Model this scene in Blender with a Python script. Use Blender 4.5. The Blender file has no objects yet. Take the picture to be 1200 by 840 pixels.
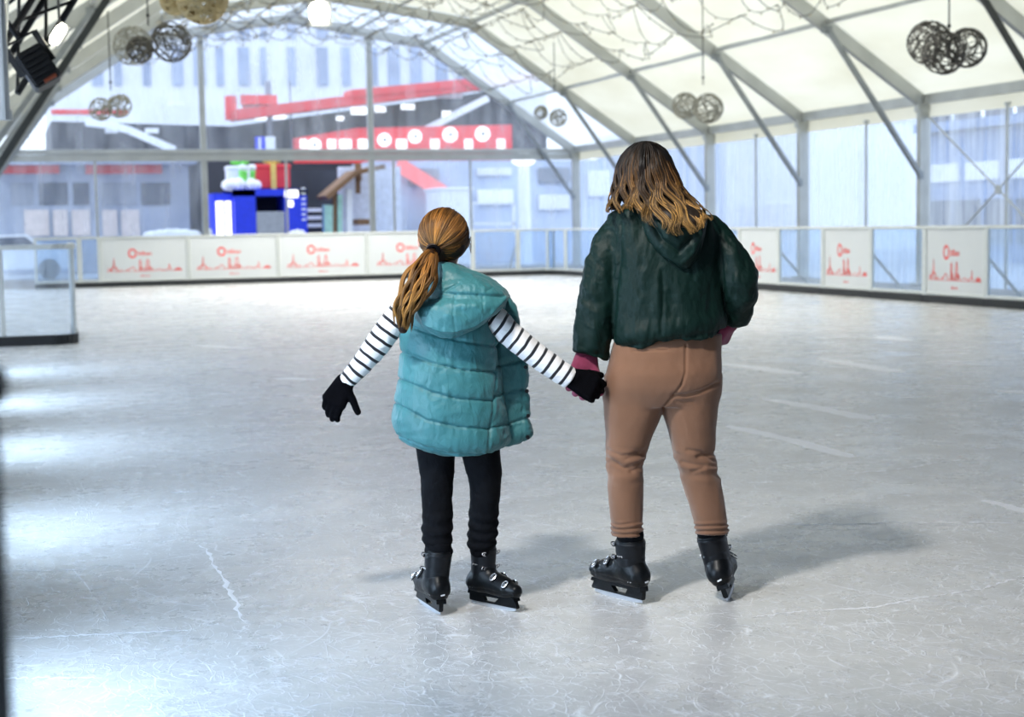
WORLD=2.2; SPOTP=720; HALLP=2600; BANDP=60
import bpy, math, random
import numpy as np
from mathutils import Vector, Matrix, Euler
random.seed(7); rng=np.random.default_rng(7)
SC=bpy.context.scene; COL=SC.collection
PI=math.pi
# ------------------------------------------------------------------ camera
F=1852.0; YAW=.3146; PITCH=.0853; ROLL=.0175; H=1.38
cy,sy_=math.cos(YAW),math.sin(YAW)
RV=Vector((cy,-sy_,0)); FV=Vector((sy_,cy,0)); ZV=Vector((0,0,1))
DV=FV*math.cos(PITCH)-ZV*math.sin(PITCH); UV=FV*math.sin(PITCH)+ZV*math.cos(PITCH)
SX=RV*math.cos(ROLL)-UV*math.sin(ROLL); SU=RV*math.sin(ROLL)+UV*math.cos(ROLL)
CAMP=Vector((0,0,H))
def ray(px,py): return DV+SX*((px-600)/F)+SU*((420-py)/F)
def ground(px,py):
    d=ray(px,py); return CAMP+d*(-H/d.z)
def at_depth(px,py,D):
    d=ray(px,py); return CAMP+d*(D/d.dot(FV))
def at_Y(px,py,Y):
    d=ray(px,py); return CAMP+d*(Y/d.y)
def at_X(px,py,X):
    d=ray(px,py); return CAMP+d*(X/d.x)
cam=bpy.data.cameras.new('camera'); cam.sensor_width=36; cam.lens=F/1200*36; cam.clip_end=400
camo=bpy.data.objects.new('camera',cam); COL.objects.link(camo)
m=Matrix.Identity(4)
for i,v in enumerate((SX,SU,-DV)):
    for j in range(3): m[j][i]=v[j]
m.translation=CAMP; camo.matrix_world=m
cam.dof.use_dof=True; cam.dof.focus_distance=5.75; cam.dof.aperture_fstop=3.4
SC.camera=camo
vs=SC.view_settings; vs.view_transform='Standard'; vs.look='None'; vs.gamma=1; vs.use_curve_mapping=False; vs.exposure=0.12
SC.cycles.use_adaptive_sampling=True; SC.cycles.adaptive_threshold=.1; SC.cycles.max_bounces=6; SC.cycles.glossy_bounces=3; SC.cycles.transparent_max_bounces=14; SC.cycles.diffuse_bounces=3
SC.cycles.sample_clamp_indirect=6; SC.cycles.use_denoising=True
# ------------------------------------------------------------------ materials
MATS={}
def nodes(name):
    m=bpy.data.materials.new(name); m.use_nodes=True; nt=m.node_tree; nt.nodes.clear()
    o=nt.nodes.new('ShaderNodeOutputMaterial'); MATS[name]=m
    return m,nt,o
def N(nt,t,**k):
    n=nt.nodes.new('ShaderNode'+t)
    for a,b in k.items():
        if a in n.inputs: n.inputs[a].default_value=b
        else: setattr(n,a,b)
    return n
def noise(nt,scale,detail=4,rough=.5,coord='Object',vec=None,mapscale=None,rot=None,dist=0):
    n=N(nt,'TexNoise'); n.inputs['Scale'].default_value=scale; n.inputs['Detail'].default_value=detail
    n.inputs['Roughness'].default_value=rough; n.inputs['Distortion'].default_value=dist
    if vec is None:
        tc=N(nt,'TexCoord'); vec=tc.outputs[coord]
    if mapscale or rot:
        mp=N(nt,'Mapping'); nt.links.new(vec,mp.inputs['Vector'])
        if mapscale: mp.inputs['Scale'].default_value=mapscale
        if rot: mp.inputs['Rotation'].default_value=rot
        vec=mp.outputs[0]
    nt.links.new(vec,n.inputs['Vector']); return n
def ramp(nt,fac,stops):
    r=N(nt,'ValToRGB'); e=r.color_ramp.elements
    while len(e)<len(stops): e.new(.5)
    for q,(p,c) in zip(e,stops):
        q.position=p; q.color=(c if len(c)==4 else (*c,1)) if isinstance(c,tuple) else (c,c,c,1)
    nt.links.new(fac,r.inputs[0]); return r
def mix(nt,fac,a,b,blend='MIX'):
    n=N(nt,'Mix'); n.data_type='RGBA'; n.blend_type=blend
    for i,v in ((0,fac),(6,a),(7,b)):
        if hasattr(v,'is_output'): nt.links.new(v,n.inputs[i])
        else: n.inputs[i].default_value=v if i==0 else (*v,1) if len(v)==3 else v
    return n.outputs[2]
def pbr(name,col,rough=.5,metal=0,spec=.5,var=.12,vscale=6,bump=0,bscale=40,sheen=0,emit=None,estr=0,coat=0,mapscale=None):
    m,nt,o=nodes(name); b=N(nt,'BsdfPrincipled')
    n=noise(nt,vscale,5,mapscale=mapscale)
    c=ramp(nt,n.outputs[0],[(.3,tuple(max(0,x*(1-var)) for x in col)),(.7,tuple(min(1,x*(1+var)) for x in col))])
    nt.links.new(c.outputs[0],b.inputs['Base Color'])
    b.inputs['Roughness'].default_value=rough; b.inputs['Metallic'].default_value=metal
    b.inputs['Specular IOR Level'].default_value=spec; b.inputs['Sheen Weight'].default_value=sheen
    b.inputs['Coat Weight'].default_value=coat
    if bump:
        n2=noise(nt,bscale,4,mapscale=mapscale); bp=N(nt,'Bump'); bp.inputs['Strength'].default_value=bump; bp.inputs['Distance'].default_value=.01
        nt.links.new(n2.outputs[0],bp.inputs['Height']); nt.links.new(bp.outputs[0],b.inputs['Normal'])
    if emit:
        b.inputs['Emission Color'].default_value=(*emit,1); b.inputs['Emission Strength'].default_value=estr
    nt.links.new(b.outputs[0],o.inputs[0]); return m
def film(name,tint,haze,transp,streak=.3,sc=(1,1,.15),transl=(.8,.85,.9)):
    """clear or milky plastic film: part see-through, part scattering, with vertical runs of dirt"""
    m,nt,o=nodes(name)
    t=N(nt,'BsdfTransparent'); t.inputs[0].default_value=(*tint,1)
    tl=N(nt,'BsdfTranslucent'); tl.inputs[0].default_value=(*transl,1)
    df=N(nt,'BsdfDiffuse'); df.inputs[0].default_value=(*transl,1)
    gl=N(nt,'BsdfGlossy'); gl.inputs['Roughness'].default_value=.12
    s1=N(nt,'MixShader'); s1.inputs[0].default_value=.35; nt.links.new(tl.outputs[0],s1.inputs[1]); nt.links.new(df.outputs[0],s1.inputs[2])
    n=noise(nt,2.2,6,.65,mapscale=sc); r=ramp(nt,n.outputs[0],[(.3,max(0,haze-streak)),(.7,min(1,haze+streak))])
    s2=N(nt,'MixShader'); nt.links.new(r.outputs[0],s2.inputs[0]); nt.links.new(t.outputs[0],s2.inputs[1]); nt.links.new(s1.outputs[0],s2.inputs[2])
    s3=N(nt,'MixShader'); s3.inputs[0].default_value=.06; nt.links.new(s2.outputs[0],s3.inputs[1]); nt.links.new(gl.outputs[0],s3.inputs[2])
    nt.links.new(s3.outputs[0],o.inputs[0]); return m
def emis(name,col,s):
    m,nt,o=nodes(name); e=N(nt,'Emission'); e.inputs[0].default_value=(*col,1); e.inputs[1].default_value=s
    nt.links.new(e.outputs[0],o.inputs[0]); return m
alu=pbr('aluminium',(.50,.51,.49),.42,.55,var=.1,vscale=2)
alud=pbr('dark_and_backlit_steel',(.06,.065,.065),.45,.6)
blk=pbr('black_rubber',(.012,.014,.016),.6)
white=pbr('white_sheet',(.58,.60,.60),.35,var=.03,vscale=1.2)
redink=pbr('red_ink',(.75,.10,.09),.5)
roofm,nt,o=nodes('cream_roof_film')
tl=N(nt,'BsdfTranslucent'); df=N(nt,'BsdfDiffuse'); nn=noise(nt,.8,5,mapscale=(1,.35,1)); rr=ramp(nt,nn.outputs[0],[(.3,(.72,.67,.50)),(.7,(.84,.80,.65))])
nt.links.new(rr.outputs[0],tl.inputs[0]); nt.links.new(rr.outputs[0],df.inputs[0])
ms=N(nt,'MixShader'); ms.inputs[0].default_value=.45; nt.links.new(tl.outputs[0],ms.inputs[1]); nt.links.new(df.outputs[0],ms.inputs[2]); nt.links.new(ms.outputs[0],o.inputs[0])
roofw=film('white_roof_film',(.9,.95,1),.85,.2,.1)
clearf=film('clear_window_film',(.84,.91,1),.20,.6,.14,sc=(1.2,1.2,.2))
rightf=film('streaked_window_film',(.78,.87,1),.42,.5,.3,sc=(3,3,.12))
clearp=film('clear_barrier_sheet',(.84,.92,1),.14,.8,.1,sc=(1,1,.5))
# ------------------------------------------------------------------ mesh builder
def tag(o,label=None,cat=None,group=None,kind=None):
    if label: o['label']=label
    if cat: o['category']=cat
    if group: o['group']=group
    if kind: o['kind']=kind
    return o
def empty(name,loc,label=None,cat=None,group=None,rz=0,rot=None):
    o=bpy.data.objects.new(name,None); COL.objects.link(o); o.location=loc
    o.rotation_euler=rot if rot else (0,0,rz); o.empty_display_size=.1
    tag(o,label,cat,group); return o
class MB:
    def __init__(s): s.v=[]; s.f=[]; s.mi=[]; s.m=0
    def add(s,vs,fs):
        b=len(s.v); s.v+= [tuple(x) for x in vs]; s.f+=[tuple(i+b for i in f) for f in fs]; s.mi+=[s.m]*len(fs)
        return s
    def box(s,c,d,M=None):
        c=Vector(c); vs=[]
        for x in (-.5,.5):
            for y in (-.5,.5):
                for z in (-.5,.5):
                    p=Vector((x*d[0],y*d[1],z*d[2]))
                    if M: p=M@p
                    vs.append(c+p)
        return s.add(vs,[(0,1,3,2),(4,6,7,5),(0,4,5,1),(2,3,7,6),(0,2,6,4),(1,5,7,3)])
    def cbox(s,c,d,b=.01,M=None):
        # box with chamfered edges
        c=Vector(c); hx,hy,hz=[q/2 for q in d]; b=min(b,hx*.9,hy*.9,hz*.9)
        vs=[];idx={}
        for sx in (-1,1):
            for sy in (-1,1):
                for sz in (-1,1):
                    for k in range(3):
                        p=Vector((sx*(hx-(b if k!=0 else 0)),sy*(hy-(b if k!=1 else 0)),sz*(hz-(b if k!=2 else 0))))
                        if M: p=M@p
                        idx[(sx,sy,sz,k)]=len(vs); vs.append(c+p)
        g=lambda a,b_,c_,k: idx[(a,b_,c_,k)]
        fs=[]
        for sg in (-1,1):
            q=[(-1,-1),(1,-1),(1,1),(-1,1)]
            fs.append(tuple(g(sg,a,b_,0) for a,b_ in (q if sg>0 else q[::-1])))
            fs.append(tuple(g(a,sg,b_,1) for a,b_ in (q[::-1] if sg>0 else q)))
            fs.append(tuple(g(a,b_,sg,2) for a,b_ in (q if sg>0 else q[::-1])))
        for a in (-1,1):
            for b_ in (-1,1):
                fs.append((g(a,b_,-1,0),g(a,b_,1,0),g(a,b_,1,1),g(a,b_,-1,1)))
                fs.append((g(a,-1,b_,0),g(a,1,b_,0),g(a,1,b_,2),g(a,-1,b_,2)))
                fs.append((g(-1,a,b_,1),g(1,a,b_,1),g(1,a,b_,2),g(-1,a,b_,2)))
                for c_ in (-1,1): fs.append(tuple(g(a,b_,c_,k) for k in range(3)))
        return s.add(vs,fs)
    def bar(s,p,q,w,h,up=(0,0,1),b=0):
        p=Vector(p);q=Vector(q); t=(q-p); L=t.length; t.normalize(); u=Vector(up)
        sd=t.cross(u)
        if sd.length<1e-4: sd=t.cross(Vector((0,1,0)))
        sd.normalize(); n=sd.cross(t)
        M=Matrix((sd,t,n)).transposed()
        return s.cbox((p+q)/2,(w,L,h),b,M) if b else s.box((p+q)/2,(w,L,h),M)
    def tube(s,pts,r,n=8,closed=False,cap=True,flat=1):
        pts=[Vector(p) for p in pts]; k=len(pts); rs=r if hasattr(r,'__len__') else [r]*k
        prev=None; vs=[]
        for i,p in enumerate(pts):
            a=pts[(i-1)%k] if (closed or i>0) else p; b=pts[(i+1)%k] if (closed or i<k-1) else p
            t=(b-a).normalized()
            if prev is None:
                u=t.cross(Vector((0,0,1))) if abs(t.z)<.9 else t.cross(Vector((0,1,0)))
            else: u=prev-t*prev.dot(t)
            u.normalize(); prev=u; w=t.cross(u)
            for j in range(n):
                th=2*PI*j/n; vs.append(p+(u*math.cos(th)+w*math.sin(th)*flat)*rs[i])
        fs=[]
        for i in range(k if closed else k-1):
            for j in range(n):
                a=i*n+j;b=i*n+(j+1)%n;c=((i+1)%k)*n+(j+1)%n;d=((i+1)%k)*n+j
                fs.append((a,b,c,d))
        if cap and not closed:
            fs.append(tuple(range(n))[::-1]); fs.append(tuple((k-1)*n+j for j in range(n)))
        return s.add(vs,fs)
    def cyl(s,p,q,r,n=16,r2=None): return s.tube([p,q],[r,r if r2 is None else r2],n)
    def prism(s,poly,p0,ax,ay,az):
        # polygon in (ax,ay) plane extruded by vector az
        p0=Vector(p0);ax=Vector(ax);ay=Vector(ay);az=Vector(az);n=len(poly)
        vs=[p0+ax*a+ay*b for a,b in poly]+[p0+ax*a+ay*b+az for a,b in poly]
        fs=[tuple(range(n))[::-1],tuple(range(n,2*n))]+[(i,(i+1)%n,(i+1)%n+n,i+n) for i in range(n)]
        return s.add(vs,fs)
    def ball(s,c,r,nu=16,nv=10,sc=(1,1,1)):
        c=Vector(c);vs=[c+Vector((0,0,r*sc[2]))]
        for i in range(1,nv):
            for j in range(nu):
                a=PI*i/nv;b=2*PI*j/nu
                vs.append(c+Vector((r*sc[0]*math.sin(a)*math.cos(b),r*sc[1]*math.sin(a)*math.sin(b),r*sc[2]*math.cos(a))))
        vs.append(c-Vector((0,0,r*sc[2]))); fs=[(0,1+j,1+(j+1)%nu) for j in range(nu)]
        for i in range(nv-2):
            for j in range(nu):
                a=1+i*nu+j;b=1+i*nu+(j+1)%nu; fs.append((a,a+nu,b+nu,b))
        L=len(vs)-1; o=1+(nv-2)*nu; fs+=[(L,o+(j+1)%nu,o+j) for j in range(nu)]
        return s.add(vs,fs)
    def quad(s,*p): return s.add(p,[tuple(range(len(p)))])
    def build(s,name,mat,parent=None,smooth=False,loc=None):
        me=bpy.data.meshes.new(name); vs=s.v
        if loc is not None:
            L=Vector(loc); vs=[tuple(Vector(v)-L) for v in vs]
        me.from_pydata(vs,[],s.f); 
        for mm in (mat if isinstance(mat,(list,tuple)) else [mat]): me.materials.append(mm)
        if any(s.mi): me.polygons.foreach_set('material_index',s.mi)
        if smooth: me.polygons.foreach_set('use_smooth',[True]*len(me.polygons))
        me.update()
        o=bpy.data.objects.new(name,me); COL.objects.link(o)
        if parent: o.parent=parent
        if loc is not None: o.location=loc
        return o
def copy_tree(o,parent=None):
    c=o.copy(); COL.objects.link(c)
    if parent: c.parent=parent
    for ch in list(o.children): copy_tree(ch,c)
    return c
# ================================================================== the tent
XR=17.83; XL=-.50; XC=8.71; EZ=3.70; KX=4.96; KZ=6.95; AZ=7.62; Y0=47.83
FR=[Y0-5*k for k in range(0,12)]
YB0=39.77; XB=14.22; BH=1.224
def roof_z(x):
    d=min(XR-x,x-XL)
    return EZ+(KZ-EZ)*d/KX if d<KX else KZ+(AZ-KZ)*(d-KX)/(XC-XL-KX)
# --- ice
icem,nt,o=nodes('ice')
b=N(nt,'BsdfPrincipled'); tc=N(nt,'TexCoord'); OB=tc.outputs['Object']
big=noise(nt,.35,5,.6,vec=OB); base=ramp(nt,big.outputs[0],[(.3,(.53,.525,.51)),(.7,(.67,.66,.64))])
med=noise(nt,3.5,8,.75,vec=OB); mr=ramp(nt,med.outputs[0],[(.36,(.74,.75,.76)),(.64,(1,1,1))])
col=mix(nt,.8,base.outputs[0],mr.outputs[0],'MULTIPLY')
def scratches(scale,warp,width,rot,seed,stretch):
    w=noise(nt,scale*.25,2,.5,vec=OB); w.noise_dimensions='4D'; w.inputs['W'].default_value=seed
    mp=N(nt,'Mapping'); mp.inputs['Rotation'].default_value=(0,0,rot); mp.inputs['Scale'].default_value=(1,stretch,1)
    mm=N(nt,'VectorMath',operation='SCALE'); mm.inputs['Scale'].default_value=warp
    nt.links.new(w.outputs['Color'],mm.inputs[0]); ad=N(nt,'VectorMath',operation='ADD'); nt.links.new(OB,ad.inputs[0]); nt.links.new(mm.outputs[0],ad.inputs[1])
    nt.links.new(ad.outputs[0],mp.inputs[0])
    v=N(nt,'TexVoronoi',feature='DISTANCE_TO_EDGE'); v.inputs['Scale'].default_value=scale; v.inputs['Randomness'].default_value=1; nt.links.new(mp.outputs[0],v.inputs['Vector'])
    r=ramp(nt,v.outputs[0],[(0,1.0),(width,0.0)]); 
    pat=noise(nt,scale*1.6,3,.6,vec=OB); pat.noise_dimensions='4D'; pat.inputs['W'].default_value=seed+5
    pr=ramp(nt,pat.outputs[0],[(.48,0.0),(.62,1.0)])
    mu=N(nt,'Math',operation='MULTIPLY'); nt.links.new(r.outputs[0],mu.inputs[0]); nt.links.new(pr.outputs[0],mu.inputs[1]); return mu.outputs[0]
acc=None
for args in ((2.2,1.2,.006,.3,1,.35),(4.5,1.0,.011,1.2,2,.4),(4.0,1.5,.010,2.2,3,.3),(8,.6,.03,.8,4,.5),(6,1.4,.022,.5,12,.25),(14,.5,.035,1.9,14,.3),(9,1.2,.03,2.9,16,.3),(1.2,2.0,.003,2.8,7,.3),(11,.4,.035,2.5,9,.6)):
    q=scratches(*args)
    if acc is None: acc=q
    else:
        mx=N(nt,'Math',operation='MAXIMUM'); nt.links.new(acc,mx.inputs[0]); nt.links.new(q,mx.inputs[1]); acc=mx.outputs[0]
sc_f=N(nt,'Math',operation='MULTIPLY'); nt.links.new(acc,sc_f.inputs[0]); sc_f.inputs[1].default_value=.7
col=mix(nt,sc_f.outputs[0],col,(.95,.97,1)); nt.links.new(col,b.inputs['Base Color'])
rn=noise(nt,1.7,6,.7,vec=OB); rr=ramp(nt,rn.outputs[0],[(.3,.20),(.7,.36)]); nt.links.new(rr.outputs[0],b.inputs['Roughness'])
bp=N(nt,'Bump'); bp.inputs['Strength'].default_value=.35; bp.inputs['Distance'].default_value=.004
fine=noise(nt,24,6,.7,vec=OB); ba=N(nt,'Math',operation='ADD'); nt.links.new(fine.outputs[0],ba.inputs[0]); nt.links.new(acc,ba.inputs[1])
nt.links.new(ba.outputs[0],bp.inputs['Height']); nt.links.new(bp.outputs[0],b.inputs['Normal'])
b.inputs['IOR'].default_value=1.33; b.inputs['Specular IOR Level'].default_value=.8
nt.links.new(b.outputs[0],o.inputs[0])
ice=MB(); ice.box(((XB+XL)/2,17.3,-.05),(XB-XL+.3,44.9,.1)); tag(ice.build('floor',icem),kind='structure')
pave=pbr('pavement',(.42,.44,.47),.8,var=.15,vscale=.8)
g=MB(); g.box((15,45,-.22),(260,230,.2)); tag(g.build('ground_outside',pave),kind='structure')
wood=pbr('floor_boards',(.22,.20,.19),.7,mapscale=(1,8,1))
g=MB(); g.box((16.2,20,-.06),(3.5,60,.1)); g.box((7,43.9,-.06),(14.9,8,.1)); tag(g.build('trim_1',wood),kind='structure')
# white ridges of scraped ice
snow=pbr('scraped_snow',(.95,.96,1),.38,var=.02,spec=.9)
def scrape(k,pts,w):
    mb=MB(); P=[ground(*p) for p in pts]; Q=[]
    for a,c in zip(P,P[1:]):
        n=14
        for i in range(n): Q.append(a.lerp(c,i/n))
    Q.append(P[-1]); L=[];R=[];T=[]
    for i,p in enumerate(Q):
        t=(Q[min(i+1,len(Q)-1)]-Q[max(i-1,0)]).normalized(); s=Vector((-t.y,t.x,0)); ww=(w*(.8+.35*random.random()) if w>.04 else w*random.choice((.25,.9,1.3)))*min(1,.3+i/4,.3+(len(Q)-1-i)/4)
        j=s*(random.random()-.5)*w*(.12 if w>.04 else 1.2)
        L.append(p+s*ww/2+j+Vector((0,0,.0005)));R.append(p-s*ww/2+j+Vector((0,0,.0005)));T.append(p+j+Vector((0,0,.0012)))
    vs=L+T+R;n=len(L);fs=[]
    for i in range(n-1): fs+=[(n+i,n+i+1,i+1,i),(2*n+i,2*n+i+1,n+i+1,n+i)]
    mb.add(vs,fs); tag(mb.build('trim_%d'%k,snow),kind='structure')
SCR=[([(897,467),(960,478),(1025,492)],.17),([(853,499),(925,515),(1000,536)],.13),([(846,426),(890,431),(937,439)],.24),([(960,420),(1010,428),(1055,436)],.22),
 ([(1152,586),(1178,592),(1205,601)],.075),([(1168,457),(1205,461)],.2),([(860,545),(920,542),(995,535)],.02),([(1030,394),(1063,399)],.3),
 ([(900,615),(985,614),(1060,612),(1203,613)],.022),([(990,555),(1060,549),(1090,543),(1130,538)],.025),([(880,723),(940,716),(1020,712),(1080,700),(1150,690),(1203,674)],.012),([(600,553),(700,560),(800,556)],.012),
 ([(0,749),(60,746),(140,742),(220,738)],.014),([(0,795),(60,794),(120,794)],.014),([(200,577),(235,576)],.03),([(0,668),(100,668)],.012),([(236,638),(262,680),(286,728)],.02),
 ([(610,468),(690,466)],.03),([(1155,525),(1168,525)],.05),([(320,443),(372,445)],.15),([(875,566),(912,564)],.03),([(0,540),(20,540)],.03),([(225,405),(300,408)],.12)]
for k,(p,w) in enumerate(SCR): scrape(k+2,p,w)
# --- ceiling film
c=MB()
prof=[(XR+.15,EZ-.02),(XR-KX,KZ+.16),(XC,AZ+.16),(XL+KX,KZ+.16),(XL-.15,EZ-.02)]
for k in range(len(FR)-1):
    ya,yb=FR[k],FR[k+1]
    c.m=1 if k==0 else (0 if k<6 else 2)
    for (xa,za),(xb,zb) in zip(prof,prof[1:]):
        n=10; cols=6; vs=[]
        for i in range(n+1):
            for j in range(cols+1):
                t=i/n;u=j/cols; x=xa+(xb-xa)*t; z=za+(zb-za)*t; z-= .10*math.sin(PI*u)*math.sin(PI*t)
                vs.append((x,ya+(yb-ya)*u,z))
        c.add(vs,[(i*(cols+1)+j,i*(cols+1)+j+1,(i+1)*(cols+1)+j+1,(i+1)*(cols+1)+j) for i in range(n) for j in range(cols)])
tag(c.build('ceiling',[roofm,roofw,pbr('light_blocking_lining',(.10,.10,.11),.9)],smooth=True),kind='structure')  # unseen near bays get an added dark lining that blocks daylight over the foreground
# --- frames
ORD=['nearest the far end wall','second','third','fourth','fifth','sixth','seventh','eighth','ninth','tenth','eleventh','twelfth']
def tframe(k):
    y=FR[k]
    lab=('grey aluminium arch closing the far end wall of the tent' if k==0 else 'grey aluminium tent arch, %s counted from the far end wall'%ORD[k])
    r=empty('tent_arch',(XC,y,0),lab,'tent frame','tent arches'); X=lambda x:x-XC
    dn=.12
    for s in (1,-1):
        wx=(XR if s>0 else XL); 
        p=MB(); p.cbox((X(wx)-0*s,0,(EZ-.1)/2),(.26,.14,EZ-.1),.012); p.box((X(wx)-s*.131,0,EZ/2),(.01,.05,EZ-.3)); p.box((X(wx),-.071,EZ/2),(.05,.01,EZ-.3)); p.cbox((X(wx),0,.02),(.42,.36,.04),.01)
        po=p.build('post',alu,r)
        q=MB(); q.bar((X(wx),0,EZ-.06),(X(wx-s*KX),0,KZ),.14,.27,b=.012); q.bar((X(wx),-.0,EZ-.2),(X(wx-s*KX),0,KZ-.14),.05,.02)
        q.build('rafter',alu,r)
        q=MB(); q.bar((X(wx-s*KX),0,KZ),(0,0,AZ),.14,.27,b=.012); q.build('rafter',alu,r)
        bmb=MB(); x1=wx-s*KX*.4488
        if s<0 and k==5: x1+=.42; wb=wx+.42; bmb.box((X(wx+.3),-.09,EZ-1.5),(.6,.08,.08))
        else: wb=wx
        bmb.bar((X(wb-s*.13),-.09,EZ-1.5),(X(x1),-.09,roof_z(x1)-.1),.10,.10,b=.012)
        bmb.box((X(wx-s*.12),-.06,EZ-1.5),(.1,.1,.16)); bmb.box((X(x1),-.06,roof_z(x1)-.12),(.2,.1,.14))
        if not (s<0 and k in (6,7,8)): bmb.build('brace',alud if k==5 else pbrace,r)  # sixth arch: backlit shade of the braces put into a darker colour
        j=MB(); j.cbox((X(wx),0,EZ-.06),(.36,.17,.36),.02)
        for a in (-.1,.1):
            for bb in (-.1,.1): j.cyl((X(wx)+a,-.085,EZ-.06+bb),(X(wx)+a,-.11,EZ-.06+bb),.018,8)
        j.build('corner_joint',alu,r)
    if k==0:
        for px,yy in ((236,46),(433,46)):
            x=at_Y(px+2,150,y).x; g=MB(); g.cbox((X(x),.1,roof_z(x)/2-.06),(.18,.12,roof_z(x)-.12),.012); g.build('gable_post',alu,r)
        g=MB(); g.cbox((0,.06,3.66),(XR-XL-.2,.1,.14),.01); g.cbox((0,.06,3.48),(XR-XL-.2,.06,.2),.01); g.build('gable_beam',alu,r)
        for px in (113,337,463,553):
            x=at_Y(px,230,y).x; g=MB(); g.cbox((X(x),.13,1.72),(.07,.05,3.4),.008); g.build('gable_mullion',alu,r)
    return r
pbrace=pbr('brace_steel',(.28,.30,.31),.4,.6)
for k in range(len(FR)): tframe(k)
# --- purlins, one continuous line each
L0,L1=FR[-1],FR[0]
def purl(x,z,lab,w=.08,h=.12):
    p=MB(); n=len(FR)-1
    p.cbox((0,0,0),(w,L1-L0,h),.01)
    o=p.build('roof_purlin',alu); o.location=(x,(L0+L1)/2,z); tag(o,lab,'roof purlin','roof purlins')
for s,nm in ((1,'right'),(-1,'left')):
    wx=XR if s>0 else XL
    purl(wx-s*.02,EZ+.0,'grey aluminium purlin running along the %s eave above the side windows'%nm,.12,.2)
    x=wx-s*KX*.4488; purl(x,roof_z(x)+.02,'thin roof purlin partway up the steep %s roof slope'%nm,.06,.09)
    x=wx-s*KX; purl(x,KZ+.02,'roof purlin at the bend of the %s roof slope'%nm)
    x=wx-s*(KX+2.15); purl(x,roof_z(x)+.02,'thin roof purlin between the ridge and the bend on the %s'%nm,.06,.09)
purl(XC,AZ+.02,'ridge purlin along the top of the tent roof',.08,.14)
w=MB(); w.box((XC,FR[-1]-.2,3.8),(XR-XL+.4,.1,7.7)); tag(w.build('wall_front',pbr('light_blocking_wall',(.10,.10,.11),.9)),kind='structure')  # unseen opaque wall behind the camera, added to cut daylight on the foreground
# --- walls of film
w=MB()
ga,gb=at_Y(238,150,Y0).x,at_Y(435,150,Y0).x
# film everywhere except the open doorway between the two gable posts
for poly in ([(XL,0),(ga,0),(ga,3.45),(XL,3.45)],[(gb,0),(XR,0),(XR,3.45),(gb,3.45)],[(XL,3.45),(XR,3.45),(XR,EZ),(XR-KX,KZ),(XC,AZ),(XL+KX,KZ),(XL,EZ)]):
    w.add([(x,Y0+.17,z) for x,z in poly],[tuple(range(len(poly)))])
w.v=w.v; tag(w.build('wall_back',clearf),kind='structure')
for s,nm,X_ in ((1,'right',XR+.1),(-1,'left',XL-.1)):
    w=MB(); w.m=0
    for k in range(len(FR)-1):
        ya,yb=FR[k],FR[k+1]; n=8
        for (z0,z1,mi) in ((0,EZ-.35,0),(EZ-.35,EZ+.02,1)):
            w.m=mi; vs=[]
            for i in range(n+1):
                y=ya+(yb-ya)*i/n; d=.03*math.sin(i*2.1+k)
                vs+=[(X_+d,y,z0),(X_+d*.5,y,z1)]
            w.add(vs,[(2*i,2*i+2,2*i+3,2*i+1) for i in range(n)])
    tag(w.build('wall_'+nm,[rightf,roofm],smooth=True),kind='structure')
# mid-bay mullions of the right wall, wind bracing cables
for px,lab in ((1014,'thin grey window post between the fourth and fifth arches on the right'),(1179,'thin grey window post between the fifth and sixth arches on the right'),(885,'thin grey window post between the third and fourth arches on the right')):
    y=at_X(px,200,XR).y
    p=MB(); p.cbox((0,0,1.7),(.05,.06,3.4),.008); p.cbox((0,0,3.42),(.09,.1,.06),.008); o=p.build('window_post',alu); o.location=(XR+.02,y,0); tag(o,lab,'window post','window posts')
r=empty('wind_brace',(XR,FR[4]-2.5,0),'thin crossed steel cables bracing the bay at the right edge of the window wall','wind brace')
for a,b_ in ((0,1),(1,0)):
    p=MB(); p.cyl((0,2.4,EZ-.3 if a else .3),(0,-2.4,.3 if a else EZ-.3),.018,8); p.build('cable',alu,r)
p=MB(); p.cyl((-.02,0,EZ/2),(.02,0,EZ/2),.09,16); p.build('turnbuckle',alu,r)
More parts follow.
